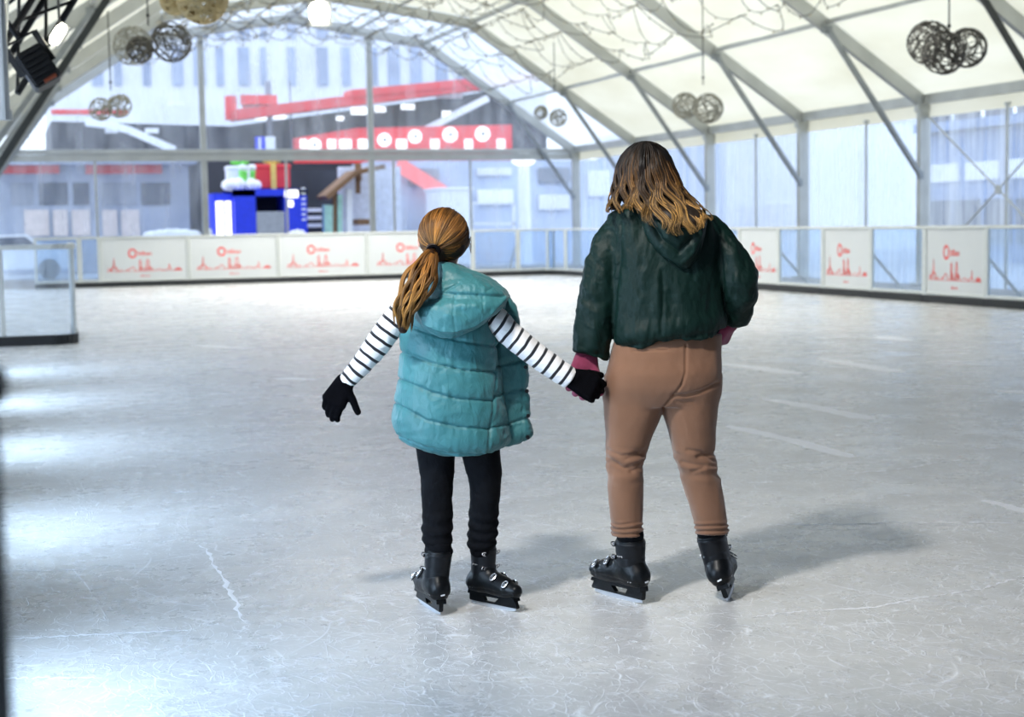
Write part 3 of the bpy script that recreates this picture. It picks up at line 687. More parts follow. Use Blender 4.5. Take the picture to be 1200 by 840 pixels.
# snow heaps
def heap(px0,px1,py0,py1,Y,lab):
    a=at_Y(px0,py1,Y);b_=at_Y(px1,py0,Y); mb=MB(); w_=b_.x-a.x
    for i in range(6):
        t=(i+.5)/6; mb.ball((w_*(t-.5)*.85,.2*math.sin(i*3),0),.16*w_,12,8,(1,1.3,(b_.z-a.z)/(.16*w_)*(.6+.4*math.sin(PI*t))))
    if Y<51: mb.cyl((0,0,-a.z-.1),(0,0,.05),.55*w_,14,.45*w_)
    o=mb.build('snow_heap',snowm,smooth=True); o.location=((a.x+b_.x)/2,Y+.6+(.4 if Y<51 else 0),a.z+(0 if Y<51 else .12)); tag(o,lab,'fake snow','heaps of fake snow')
heap(263,310,211,221,51.9,'white heap of fake snow at the left end of the kiosk roof')
heap(172,240,267,276,48.9,'low white snow heap behind the first advert panel')
heap(345,366,268,276,48.9,'low white snow heap in front of the kiosk\'s right side')
heap(243,254,266,275,48.9,'small snow heap at the kiosk\'s left corner')
# wooden stall right of the kiosk
Y=53; r=thing_at(405,Y,'market_stall','mint and white market stall with a sloping brown wooden roof','market stall')
L=r.location
def seg(p,q,w_,h_,mt,nm,y=Y): 
    mb=MB(); mb.bar(at_Y(*p,y)-L,at_Y(*q,y)-L,w_,h_); mb.build(nm,mt,r)
seg((378,232),(412,203),1.6,.16,brown,'roof_slope'); seg((412,203),(445,196),1.6,.16,brown,'roof_ridge')
seg((392,226),(392,272),.12,.12,brown,'roof_bracket')
seg((384,240),(384,275),.3,.3,mint,'post'); seg((398,228),(398,275),.16,.16,mint,'post'); seg((409,222),(409,275),.2,.2,whp,'post')
mb=MB(); a=at_Y(400,275,Y+1);b_=at_Y(470,205,Y+1); mb.box(((a.x+b_.x)/2-L.x,1.2,(a.z+b_.z)/2-L.z+.1),(b_.x-a.x,.3,b_.z-a.z+.4)); mb.build('back_panel',pbr('pale_lilac',(.72,.76,.88),.6),r)
mb=MB(); a=at_Y(418,262,Y);b_=at_Y(435,258,Y); mb.box(((a.x+b_.x)/2-L.x,.2,(a.z+b_.z)/2-L.z),(b_.x-a.x,.8,.2)); mb.build('shelf',brown,r)
mb=MB(); a=at_Y(423,225,Y);b_=at_Y(428,210,Y); mb.box(((a.x+b_.x)/2-L.x,.8,(a.z+b_.z)/2-L.z),(b_.x-a.x,.1,.5)); mb.cyl((((a.x+b_.x)/2-L.x),.7,a.z-L.z+.9-.5),(((a.x+b_.x)/2-L.x),.7,a.z-L.z+1),.12,8); mb.build('hanging_sign',brown,r)
Y=55.2; r=thing_at(366,Y,'drink_shelf','dark rack with white and green shelves between kiosk and stall','rack'); L=r.location
mb=MB(); a=at_Y(356,275,Y);b_=at_Y(380,198,Y); mb.box(((a.x+b_.x)/2-L.x,.8,(b_.z-L.z)/2),(b_.x-a.x+1.6,.3,b_.z-L.z)); mb.build('back_board',darkin,r)
for py in (248,257,266):
    mb=MB(); a=at_Y(362,py,Y);b_=at_Y(378,py-4,Y); mb.box(((a.x+b_.x)/2-L.x,.4,(a.z+b_.z)/2-L.z),(b_.x-a.x,.5,.13)); mb.build('shelf',whp,r)
# right-hand part of the street seen through the film: white block, pole, rails, pale wall
Y=58.2; r=thing_at(560,Y,'office_block','pale blue office block behind the girl and far right window','building'); L=r.location
mb=MB(); x0=at_Y(436,240,Y).x; x1=at_Y(720,240,Y).x; zt=at_Y(560,188,Y).z; mb.box(((x0+x1)/2-L.x,1.75,(zt-L.z)/2),(x1-x0,3.3,zt-L.z)); mb.build('wall',pbr('pale_blue_wall',(.50,.58,.74),.7,var=.12,vscale=.4),r)
for i,(a0,b0,a1,b1) in enumerate(((445,205,470,222),(480,197,515,218),(560,197,600,206),(560,222,602,240),(632,196,668,214),(632,228,668,246),(690,200,715,230))):
    mb=MB(); a=at_Y(a0,b1,Y-.1);b_=at_Y(a1,b0,Y-.1); mb.cbox(((a.x+b_.x)/2-L.x,-.02,(a.z+b_.z)/2-L.z),(b_.x-a.x,.15,b_.z-a.z),.03); mb.build('window',[whp,greyb,fac1][i%3],r)
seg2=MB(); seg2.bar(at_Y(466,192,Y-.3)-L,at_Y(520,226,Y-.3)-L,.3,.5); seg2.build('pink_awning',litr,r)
Y=55.5; r=thing_at(535,Y,'white_container','plain white cabin standing outside right of the girl\'s head','cabin'); L=r.location
mb=MB(); a=at_Y(516,272,Y);b_=at_Y(553,221,Y); mb.cbox(((a.x+b_.x)/2-L.x,1,(b_.z-L.z)/2),(b_.x-a.x,2,b_.z-L.z),.05); mb.build('cabin_walls',whp,r); mb=MB(); mb.cbox(((a.x+b_.x)/2-L.x,1,(b_.z-L.z)),(b_.x-a.x+.1,2.1,.1),.02); mb.build('cabin_roof',whp,r)
Y=55; r=thing_at(615,Y,'street_lamp','white street lamp post with a lit head outside the far right window','street lamp'); L=r.location
mb=MB(); b_=at_Y(614,190,Y); mb.tube([(0,0,0),(0,0,1),(0,0,b_.z-L.z)],[.28,.24,.2],14); mb.build('post',whp,r); mb=MB(); mb.ball((0,0,b_.z-L.z+.1),.45,16,10,(1,1,.55)); mb.build('lamp_head',litw,r)
r=thing_at(580,53,'metal_railing','pale metal railing outside the window right of the girl','railing'); L=r.location
for p_,q_ in (((553,238),(603,238)),((553,262),(603,262)),((602,238),(602,275)),((553,238),(553,275))):
    mb=MB(); mb.bar(at_Y(*p_,53)-L,at_Y(*q_,53)-L,.08,.08); mb.build('rail',whp,r)
# buildings seen through the right wall
def rbuild(pa,pb,X_,zt_px,mt,lab,bands):
    ya=at_X(pa,200,X_).y; yb=at_X(pb,200,X_).y; zt=at_X((pa+pb)/2,zt_px,X_).z
    r=empty('street_building',(X_,(ya+yb)/2,-.12),lab,'building'); mb=MB(); mb.box((4,0,zt/2),(8,abs(ya-yb),zt)); mb.box((3.8,0,zt),(8.4,abs(ya-yb)+.3,.3)); mb.build('wall',mt,r)
    for z0,z1,m_,nw in bands:
        w_=abs(ya-yb)/nw
        for i in range(nw):
            mb=MB(); mb.cbox((-.05,-abs(ya-yb)/2+w_*(i+.5),(z0+z1)/2),(.15,w_*.8,z1-z0),.03); mb.build('window',m_,r)
rbuild(1085,1420,30,128,pbr('slate_wall',(.25,.33,.50),.7,var=.2,vscale=.5),'dark blue grey building outside the right wall near the picture edge',[(2.6,3.2,whp,6),(.6,2.0,glassd,8),(4.2,4.8,glassd,8)])
rbuild(850,935,34,140,pbr('bright_wall',(.85,.88,.93),.7),'white building outside the window right of the woman',[(1.0,2.2,fac1,4)])
rbuild(950,1070,43,150,pbr('mid_wall',(.45,.52,.66),.7,var=.15),'blue grey building outside between the fourth and fifth arches',[(1.2,2.4,greyb,5),(3.4,4.2,fac1,5)])
rbuild(700,845,40,150,pbr('mid_wall2',(.50,.57,.72),.7,var=.15),'pale building outside behind the woman\'s head',[(1.2,2.4,fac1,5)])
c=at_X(1011,200,25); r=empty('street_lamp',(c.x,c.y,-.12),'white lamp post outside between the fourth and fifth arches','street lamp'); mb=MB(); mb.cyl((0,0,0),(0,0,6),.16,12,.12); mb.build('post',whp,r); mb=MB(); mb.ball((-.3,0,6),.3,12,8,(1.4,1,.4)); mb.build('lamp_head',whp,r)
# ================================================================== light
w=bpy.data.worlds.new('sky'); SC.world=w; w.use_nodes=True; nt=w.node_tree; bg=nt.nodes['Background']
tc=nt.nodes.new('ShaderNodeTexCoord'); sp=nt.nodes.new('ShaderNodeSeparateXYZ'); nt.links.new(tc.outputs['Generated'],sp.inputs[0])
r_=ramp(nt,sp.outputs[2],[(0,(.86,.92,1)),(.35,(.80,.88,1)),(1,(.72,.83,1))]); nt.links.new(r_.outputs[0],bg.inputs[0]); bg.inputs[1].default_value=WORLD
# added area lights behind the left clear panels, laying light bands on the ice
for yc_ in LEFTCLEAR:
    al=bpy.data.lights.new('panel_fill_light','AREA'); al.shape='RECTANGLE'; al.size=1.15; al.size_y=.85; al.energy=BANDP; al.color=(.80,.90,1)
    ao=bpy.data.objects.new('panel_fill_light',al); COL.objects.link(ao); ao.location=(-.36,yc_,.68)
    ao.rotation_euler=Vector((1,0,-.45)).to_track_quat('-Z','Z').to_euler()
# hall spotlight behind the camera on the left: casts the skaters' long soft shadow
S0=ground(850,705)
def spot(name,loc,target,power,size,angle,col=(1,.97,.93)):
    l=bpy.data.lights.new(name,'SPOT'); l.energy=power; l.shadow_soft_size=size; l.spot_size=math.radians(angle); l.spot_blend=(1.0 if name=='hall_spotlight' else .6); l.color=col
    o=bpy.data.objects.new(name,l); COL.objects.link(o); o.location=loc; o.rotation_euler=(Vector(target)-Vector(loc)).to_track_quat('-Z','Y').to_euler(); return o
lp=Vector((.15,3.65,3.78)); spot('hall_spotlight',lp,Vector((4.6,6.3,0)),SPOTP,.16,84)
r=empty('floodlight',lp+Vector((0,0,.12)),'floodlight mounted on the left side of the tent above the skaters','floodlight')
mb=MB(); mb.cbox((-.1,0,.06),(.2,.3,.12),.02); mb.build('housing',blacks,r); mb=MB(); mb.cyl((-.15,0,.06),(-.36,0,.02),.02,8); mb.build('bracket',blacks,r)
for x_,y_,z_,p_ in ((8.7,36,7.2,HALLP*1.35),(8.7,28,7.2,HALLP*.9),(8.7,20,7.2,HALLP*.45)):  # added spots with made-up housings out of view, brightening the far ice
    spot('ridge_fill_spot',(x_,y_,z_),(x_,y_,0),p_,.35,125,(1,.99,.97))
    r=empty('added_ridge_fill',(x_,y_,z_+.08),'added unseen fill lamp under the ridge over the %s of the rink'%{36:'far end',28:'middle',20:'near half'}[y_],'floodlight','added ridge fill lamps')
    mb=MB(); mb.tube([(0,0,.0),(0,0,.04),(0,0,.14),(0,0,.2)],[.30,.29,.14,.1],18); mb.build('reflector',blacks,r); mb=MB(); mb.cyl((0,0,.18),(0,0,.3),.02,8); mb.build('hanger',blacks,r)
# ================================================================== figures: distance fields meshed with OpenVDB
import openvdb as vdb
def vnoise(P,scale,seed=0,octs=3):
    P=np.asarray(P,float)*scale; out=np.zeros(len(P)); amp=1;tot=0
    for o in range(octs):
        q=P*(2**o)+seed*17.3+o*5.1; i=np.floor(q).astype(np.int64); f=q-i; f=f*f*(3-2*f)
        def hsh(a,b,c):
            h=(a*374761393+b*668265263+c*2147483647+seed*974711+o*1013)&0xffffffff; h=(h^(h>>13))*1274126177&0xffffffff; return ((h^(h>>16))&0xffff)/65535.
        v=0
        for dx in (0,1):
            for dy in (0,1):
                for dz in (0,1):
                    w=(f[:,0] if dx else 1-f[:,0])*(f[:,1] if dy else 1-f[:,1])*(f[:,2] if dz else 1-f[:,2])
                    v=v+w*hsh(i[:,0]+dx,i[:,1]+dy,i[:,2]+dz)
        out+=amp*(v*2-1); tot+=amp; amp*=.5
    return out/tot
def hermite(zs,vals,z):
    zs=np.asarray(zs,float);v=np.asarray(vals,float); o=np.argsort(zs); zs=zs[o];v=v[o]
    d=np.gradient(v,zs) if len(zs)>2 else np.full(len(zs),(v[-1]-v[0])/(zs[-1]-zs[0]))
    z=np.clip(z,zs[0],zs[-1]); i=np.clip(np.searchsorted(zs,z)-1,0,len(zs)-2); h=zs[i+1]-zs[i]; t=(z-zs[i])/h
    return (2*t**3-3*t**2+1)*v[i]+(t**3-2*t**2+t)*h*d[i]+(-2*t**3+3*t**2)*v[i+1]+(t**3-t**2)*h*d[i+1]
class Seg:
    """chain of tapered round segments; sy stretches the section along y"""
    def __init__(s,pts,sy=1.0):
        s.p=[(np.array(p[:3],float),p[3]) for p in pts]; s.sy=sy
        a=np.array([q[0] for q in s.p]); r=max(q[1] for q in s.p)*max(1,sy); s.lo=a.min(0)-r; s.hi=a.max(0)+r
    def d(s,X,Y,Z):
        out=None
        pr=list(zip(s.p,s.p[1:])) if len(s.p)>1 else [(s.p[0],s.p[0])]
        for (a,ra),(b,rb) in pr:
            ba=b-a; L=max(ba@ba,1e-9); h=np.clip(((X-a[0])*ba[0]+(Y-a[1])*ba[1]+(Z-a[2])*ba[2])/L,0,1)
            dx=X-a[0]-h*ba[0];dy=(Y-a[1]-h*ba[1])/s.sy;dz=Z-a[2]-h*ba[2]
            q=(np.sqrt(dx*dx+dy*dy+dz*dz)-(ra+h*(rb-ra)))*min(1,s.sy)
            out=q if out is None else np.minimum(out,q)
        return out
class Stack:
    """sections (z, x0, x1, yc, yd): superellipses stacked in z"""
    def __init__(s,secs,n=2.3,ztop=None,zbot=None,tilt=0):
        s.s=np.array(secs,float); s.n=n; s.z1=s.s[:,0].max();s.z0=s.s[:,0].min(); s.tilt=tilt
        s.lo=np.array([s.s[:,1].min(),(s.s[:,3]-s.s[:,4]).min(),s.z0]); s.hi=np.array([s.s[:,2].max(),(s.s[:,3]+s.s[:,4]).max(),s.z1])
    def d(s,X,Y,Z):
        z=Z.ravel() if not s.tilt else (Z-s.tilt*X).ravel()
        f=lambda k: hermite(s.s[:,0],s.s[:,k],z).reshape(Z.shape)
        x0,x1,yc,yd=f(1),f(2),f(3),f(4); a=np.maximum((x1-x0)/2,.004);yd=np.maximum(yd,.004); cx=(x0+x1)/2
        q=((np.abs(X-cx)/a)**s.n+(np.abs(Y-yc)/yd)**s.n)**(1/s.n)
        dd=(q-1)*np.minimum(a,yd); zz=z.reshape(Z.shape)
        return np.maximum(dd,np.maximum(zz-s.z1,s.z0-zz))
class Half:
    """everything on the positive side of a plane, for cutting"""
    def __init__(s,p,n,lo,hi): s.pp=np.array(p,float);s.nn=np.array(n,float)/np.linalg.norm(n);s.lo=np.array(lo,float);s.hi=np.array(hi,float)
    def d(s,X,Y,Z): return -((X-s.pp[0])*s.nn[0]+(Y-s.pp[1])*s.nn[1]+(Z-s.pp[2])*s.nn[2])
def sdf_mesh(ops,vox=.005):
    """ops: list of ('+' or '-', smoothing, primitive)"""
    pos=[o[2] for o in ops if o[0]=='+']
    lo=np.min([p.lo for p in pos],0)-.03; hi=np.max([p.hi for p in pos],0)+.03
    n=np.ceil((hi-lo)/vox).astype(int)+1; G=np.full(n,.1,np.float32)
    ax=[lo[i]+vox*np.arange(n[i]) for i in range(3)]
    for sg,k,p in ops:
        m=k+.02
        i0=np.clip(np.floor((p.lo-m-lo)/vox).astype(int),0,n); i1=np.clip(np.ceil((p.hi+m-lo)/vox).astype(int)+1,0,n)
        if (i1<=i0).any(): continue
        X,Y,Z=np.meshgrid(*[ax[i][i0[i]:i1[i]] for i in range(3)],indexing='ij')
        d=p.d(X,Y,Z); S=tuple(slice(i0[i],i1[i]) for i in range(3)); g=G[S]
        if sg=='+':
            if k>0: h=np.clip(.5+.5*(g-d)/k,0,1); g=g*(1-h)+d*h-k*h*(1-h)
            else: g=np.minimum(g,d)
        else:
            if k>0: h=np.clip(.5-.5*(g+d)/k,0,1); g=g*(1-h)-d*h+k*h*(1-h)
            else: g=np.maximum(g,-d)
        G[S]=g
    gr=vdb.FloatGrid(); gr.background=.1; gr.copyFromArray(np.ascontiguousarray(G,dtype=np.float32)); 
    pts,quads=gr.convertToQuads(isovalue=0.0)
    P=np.asarray(pts,float)*vox+lo; return P,np.asarray(quads)
def smooth_pts(P,Q,it=1,lam=.5):
    E=np.concatenate([Q[:,[0,1]],Q[:,[1,2]],Q[:,[2,3]],Q[:,[3,0]]])
    cnt=np.bincount(E[:,0],minlength=len(P))+np.bincount(E[:,1],minlength=len(P)); cnt=np.maximum(cnt,1)[:,None]
    for _ in range(it):
        S=np.zeros_like(P)
        for c in range(3): S[:,c]=np.bincount(E[:,0],P[E[:,1],c],len(P))+np.bincount(E[:,1],P[E[:,0],c],len(P))
        P=P+lam*(S/cnt-P)
    return P
def vnorm(P,Q):
    a=P[Q[:,2]]-P[Q[:,0]]; b=P[Q[:,3]]-P[Q[:,1]]; n=np.cross(a,b); N_=np.zeros_like(P)
    for k in range(4):
        for c in range(3): N_[:,c]+=np.bincount(Q[:,k],n[:,c],len(P))
    return N_/np.maximum(np.linalg.norm(N_,axis=1),1e-9)[:,None]
def np_obj(name,P,Q,mat,parent,disp=None,sm=1,attr=None):
    P=smooth_pts(P,Q,sm)
    if disp is not None:
        n=vnorm(P,Q); P=P+n*disp(P,n)[:,None]
    me=bpy.data.meshes.new(name); me.vertices.add(len(P)); me.vertices.foreach_set('co',P.astype(np.float32).ravel())
    me.loops.add(Q.size); me.loops.foreach_set('vertex_index',Q.astype(np.int32).ravel()); me.polygons.add(len(Q))
    me.polygons.foreach_set('loop_start',np.arange(0,Q.size,4,dtype=np.int32)); me.polygons.foreach_set('use_smooth',np.ones(len(Q),bool))
    me.update(calc_edges=True); me.validate(); me.materials.append(mat)
    o=bpy.data.objects.new(name,me); COL.objects.link(o); o.parent=parent
    if attr is not None:
        for nm,fn in attr.items():
            a=me.attributes.new(nm,'FLOAT','POINT'); a.data.foreach_set('value',np.asarray(fn(P),np.float32))
    return o
class Fig:
    def __init__(s,gx,gy,name,label):
        s.root=empty(name,ground(gx,gy),label,'person',rz=-YAW); s.o=s.root.location.copy(); s.D=s.o.dot(FV)
    def L(s,px,py,dy=0):
        p=at_depth(px,py,s.D+dy)-s.o; return np.array((p.dot(RV),p.dot(FV),p.z))
    def r(s,rp,dy=0): return rp/F*(s.D+dy)
    def seg(s,pts,sy=1.0):   # (px,py,radius px,dy)
        return Seg([(*s.L(p[0],p[1],p[3] if len(p)>3 else 0),s.r(p[2])) for p in pts],sy)
    def stack(s,rows,n=2.3,tilt=0):  # (py, px0, px1, dy centre, half depth m)
        out=[]
        for py,a,b,yc,yd in rows:
            A=s.L(a,py);B=s.L(b,py); out.append(((A[2]+B[2])/2,A[0],B[0],yc,yd))
        return Stack(out,n,tilt=tilt)
    def px(s,P):   # local points -> picture coordinates (for laying seams on cloth)
        W=np.array(s.o)+P[:,:1]*np.array(RV)+P[:,1:2]*np.array(FV)+P[:,2:]*np.array((0,0,1)); d=W-np.array(CAMP)
        z=d@np.array(DV); return np.stack([600+F*(d@np.array(SX))/z,420-F*(d@np.array(SU))/z],1)
# ---- cloth and hair materials
def cloth(name,col,rough=.8,sheen=.2,fb=.25,fscale=500,wb=.0,wscale=9,spec=.3,var=.1,wrot=None):
    m,nt,o=nodes(name); b=N(nt,'BsdfPrincipled'); n=noise(nt,7,5)
    c=ramp(nt,n.outputs[0],[(.3,tuple(x*(1-var) for x in col)),(.7,tuple(min(1,x*(1+var)) for x in col))]); nt.links.new(c.outputs[0],b.inputs['Base Color'])
    b.inputs['Roughness'].default_value=rough; b.inputs['Sheen Weight'].default_value=sheen; b.inputs['Specular IOR Level'].default_value=spec
    n1=noise(nt,fscale,2); n2=noise(nt,wscale,4,.55,mapscale=wrot or (1,1,.5),dist=.8)
    bp=N(nt,'Bump'); bp.inputs['Strength'].default_value=fb; bp.inputs['Distance'].default_value=.001; nt.links.new(n1.outputs[0],bp.inputs['Height'])
    b2=N(nt,'Bump'); b2.inputs['Strength'].default_value=wb; b2.inputs['Distance'].default_value=.02; nt.links.new(n2.outputs[0],b2.inputs['Height']); nt.links.new(bp.outputs[0],b2.inputs['Normal'])
    nt.links.new(b2.outputs[0],b.inputs['Normal']); nt.links.new(b.outputs[0],o.inputs[0]); return m
teal=cloth('teal_nylon',(.034,.165,.178),.5,.1,.15,300,.35,22,.45)
dgreen=cloth('dark_green_satin',(.0016,.013,.010),.55,.0,.15,400,.4,14,.2)
tan=cloth('tan_twill',(.175,.085,.046),.85,.25,.2,600,.12,12)
blackj=cloth('black_jersey',(.003,.0035,.005),.85,.0,.3,500,.3,25,.12)
blackk=cloth('black_knit',(.002,.002,.003),.95,.0,.6,350,.2,30,.06)
mauve=cloth('mauve_knit',(.22,.030,.075),.9,.3,.7,260,.2,30)
skinm=pbr('skin',(.55,.32,.24),.5,var=.06,vscale=12); skinm.node_tree.nodes['Principled BSDF'].inputs['Subsurface Weight'].default_value=.15; skinm.node_tree.nodes['Principled BSDF'].inputs['Subsurface Scale'].default_value=.01
plast=pbr('black_boot_plastic',(.003,.004,.005),.38,spec=.22,var=.2,vscale=20,bump=.1,bscale=60); chrome=pbr('chrome',(.75,.76,.78),.18,.95); bladem=pbr('blade_steel',(.55,.57,.6),.4,.6); plast2=pbr('grey_boot_plastic',(.005,.006,.008),.4,spec=.25)
gpl=pbr('white_plastic',(.8,.8,.82),.4); collm=cloth('grey_collar',(.28,.30,.27),.8)
def hairmat(name,root,mid,tip,rough=.55):
    m,nt,o=nodes(name); b=N(nt,'BsdfPrincipled'); at=N(nt,'Attribute',attribute_name='t'); av=N(nt,'Attribute',attribute_name='v')
    r=ramp(nt,at.outputs['Fac'],[(0,root),(.45,mid),(1,tip)]); r2=ramp(nt,av.outputs['Fac'],[(0,(.14,.12,.11)),(.45,(.75,.72,.68)),(1,(2.3,2.1,1.7))])
    c=mix(nt,1,r.outputs[0],r2.outputs[0],'MULTIPLY'); nt.links.new(c,b.inputs['Base Color']); b.inputs['Roughness'].default_value=rough; b.inputs['Specular IOR Level'].default_value=.3
    b.inputs['Anisotropic'].default_value=.5; nt.links.new(b.outputs[0],o.inputs[0]); return m
hair_g=hairmat('auburn_hair',(.05,.020,.007),(.18,.080,.018),(.24,.125,.030)); hair_w=hairmat('dark_to_golden_hair',(.006,.0035,.002),(.070,.035,.011),(.25,.150,.050))
def strands(name,paths,mat,parent,rad,ns=5,flat=1):
    """paths: list of (points array, radius scale, colour value, t array)"""
    mb=MB(); T=[];V=[]
    for pts,rs,v,t in paths:
        k=len(pts); prof=[rad*rs*min(1,.35+2.2*i/k)*(1 if i<k*.75 else max(.12,(k-1-i)/(k*.25))) for i in range(k)]
        mb.tube(pts,prof,ns,cap=False); 
        for i in range(k): T+=[t[i]]*ns; V+=[v]*ns
    o=mb.build(name,mat,parent,smooth=True)
    for nm,a in (('t',T),('v',V)):
        q=o.data.attributes.new(nm,'FLOAT','POINT'); q.data.foreach_set('value',np.array(a,np.float32))
    return o
# ---------------------------------------------------------------- gloved hand: palm, four unequal bent fingers, thumb
def hand_ops(w,dirv,nrm,side,size,curl=.5,k=.006,spread=.12,thumb_out=.7,grow=0.0,thumb_curl=.3):
    """w wrist point, dirv towards the fingers, nrm out of the back of the hand, side towards the thumb; size = hand length"""
    w=np.array(w,float);d=np.array(dirv,float);d/=np.linalg.norm(d);n=np.array(nrm,float);n-=d*(n@d);n/=np.linalg.norm(n);s=np.cross(d,n); s=s if s@np.array(side,float)>0 else -s
    ops=[];S=size; pr=.085*S+grow
    for o_ in (-.5,-.17,.17,.5):   # palm
        ops.append(('+',.012,Seg([(*(w+s*o_*S*.22),pr*1.02),(*(w+d*S*.48+s*o_*S*.40),pr)])))
    L=[.40,.47,.44,.33]; off=[.20,.07,-.06,-.19]
    for i in range(4):
        p=w+d*S*.47+s*off[i]*S; a=curl*(.55+.1*i); dd=d+s*spread*(1.4-i)*.5; dd/=np.linalg.norm(dd); r=(.052-.004*(i==3))*S+grow; pts=[(*p,r*1.05)]
        for f_,bend in ((.42,.5),(.32,1.0),(.26,.8)):
            c_,s_=math.cos(a),math.sin(a); q=dd*c_-n*s_; p=p+q*L[i]*S*f_*1.05; pts.append((*p,r)); a+=curl*bend; r*=.92
        ops.append(('+',k,Seg(pts)))
    p=w+d*S*.12+s*S*.14; pts=[(*p,.075*S+grow)]; q=d*(1-thumb_out*.55)+s*thumb_out-n*.25; q/=np.linalg.norm(q); p=p+q*S*.24; pts.append((*p,.062*S+grow)); q=q+d*thumb_curl*.8-n*curl*.4; q/=np.linalg.norm(q); p=p+q*S*.19; pts.append((*p,.054*S+grow)); q=q-n*curl*.3;q/=np.linalg.norm(q); p=p+q*S*.13; pts.append((*p,.046*S+grow))
    ops.append(('+',.010,Seg(pts))); return ops
# ---------------------------------------------------------------- one ice skate, built with the toe along +y, sole about 9 cm up
def skate(fig,heel,toe,size,lean,shaft_dir,name_label,topz,mirror=1,pitch=0):
    """heel, toe: local ground points of the blade ends"""
    h=np.array(heel);t=np.array(toe); v=t-h; yaw=math.atan2(-v[0],v[1]); root=bpy.data.objects.new('ice_skate',None); COL.objects.link(root); root.parent=fig.root
    root.empty_display_size=.05; root['label']=name_label
    M=Matrix.Translation(Vector(h))@Matrix.Rotation(yaw,4,'Z')@Matrix.Rotation(pitch,4,'X')@Matrix.Rotation(lean,4,'Y'); root.matrix_local=M
    S=size; inv=M.inverted(); bs=.0
    def prof(poly,w,name,mat,par,y0=0,bev=.0):
        mb=MB(); mb.prism([(a*S,b*S) for a,b in poly],(-w*S/2,y0,0),(0,1,0),(0,0,1),(w*S,0,0)); return mb.build(name,mat,par)
    # blade: rockered strip
    top=[(y,.035) for y in (.0,1.0)]; n=14; pb=[(i/n*1.0,.028*((2*i/n-1)**4)) for i in range(n+1)]
    prof(pb+[(1.0,.072),(.0,.072)],.016,'blade',bladem,root)
    # holder with a window: two towers joined by a lower and an upper bar
    hp=MB()
    def pr(poly,w): hp.prism([(a*S,b*S) for a,b in poly],(-w*S/2,0,0),(0,1,0),(0,0,1),(w*S,0,0))
    pr([(-.02,.068),(1.04,.068),(1.05,.10),(-.02,.10)],.05)
    pr([(-.02,.08),(.34,.08),(.27,.20),(.02,.23),(-.03,.2)],.07); pr([(.52,.08),(1.05,.08),(1.0,.19),(.80,.22),(.66,.2)],.07); pr([(-.03,.19),(1.02,.19),(1.0,.24),(-.02,.26)],.16)
    hp.build('blade_holder',plast,root)
    # boot shell
    z0=.23; ops=[]
    def sg(pts,sy=1): return Seg([(p[0]*S,p[1]*S,p[2]*S,p[3]*S) for p in pts],sy)
    ops.append(('+',.0,sg([(0,.08,z0+.13,.145),(0,.45,z0+.125,.150),(.01*mirror,.80,z0+.12,.165),(.01*mirror,.98,z0+.115,.12)])))
    ops.append(('+',.03,sg([(0,.12,z0+.2,.155),(0,.38,z0+.27,.15),(0,.68,z0+.19,.13)])))
    ops.append(('-',.008,Half((0,0,(z0+.0)*S),(0,0,-1),(-.3*S,-.3*S,-.1),(.3*S,1.3*S,z0*S))))
    # shaft towards the leg
    ank=np.array((0,.25*S,(z0+.24)*S)); sd=np.array(inv.to_3x3()@Vector(shaft_dir)); sd/=np.linalg.norm(sd); Ls=topz*S
    tp=ank+sd*Ls
    ops.append(('+',.02,Seg([(*ank,.185*S),(*(ank+sd*Ls*.5),.185*S),(*tp,.20*S)],1.10)))
    ops.append(('-',.006,Half(tp,-sd*-1,tp-.25*S,tp+.3*S)))
    cuff=Half(tp,-sd,(0,0,0),(0,0,0))
    P,Q=sdf_mesh(ops,.0045)
    # trim above the cuff plane
    def dsp(P,n):
        a=P[:,2]/S; line=np.abs(a-(z0+.07)-.02*np.sin(P[:,1]/S*3)); return -.0022*np.exp(-(line/.018)**2)+.0012*vnoise(P,40,3,2)
    np_obj('boot_shell',P,Q,plast,root,dsp,1)
    # hinged cuff as a slightly larger wrap with overlapping lower edge
    c0=ank+sd*Ls*.10;c1=ank+sd*Ls*.93
    ops=[('+',0,Seg([(*c0,.192*S),(*(c0*.5+c1*.5),.195*S),(*c1,.208*S)],1.12)),('-',.004,Half(c0,-sd,c0-.3*S,c0+sd*.02+.02+.0)),('-',.004,Half(c1,sd,c1-.25*S,c1+.25*S))]
    ops=[ops[0],('-',.004,HalfB(c0,-sd,.3*S)),('-',.004,HalfB(c1,sd,.3*S))]
    P,Q=sdf_mesh(ops,.0045); np_obj('cuff',P,Q,plast2,root,lambda P,n:-.002*np.exp(-(np.abs(np.sin((P@sd-c0@sd)/(Ls)*9))/.12)**2),1)
    # inner liner sticking out at the top
    ops=[('+',0,Seg([(*(c1-sd*.02),.165*S),(*(tp+sd*.05*S),.185*S)],1.1)),('-',.004,HalfB(tp+sd*.13*S,sd,.3*S))]
    P,Q=sdf_mesh(ops,.005); np_obj('liner',P,Q,blackj,root,None,1)
    # buckles: a loop frame and a ratchet strap each
    fw=np.array((0,1.,0)); side=np.array((1.,0,0))
    def buckle(c,nrm,al,sz,nm='buckle'):
        c=Vector(c);nrm=Vector(nrm).normalized();al=Vector(al).normalized(); b_=nrm.cross(al); mb=MB()
        ring=[c+nrm*.012*S*0+al*sz*math.cos(a)*1.0+b_*sz*.62*math.sin(a) for a in [2*PI*i/14 for i in range(14)]]
        mb.tube(ring,sz*.17,6,closed=True); mb.bar(c-b_*sz*.6,c+b_*sz*.6,sz*.22,sz*.16); mb.bar(c-al*sz*.9,c+al*sz*.3,sz*.3,sz*.14,up=nrm); mb.build(nm,chrome,root)
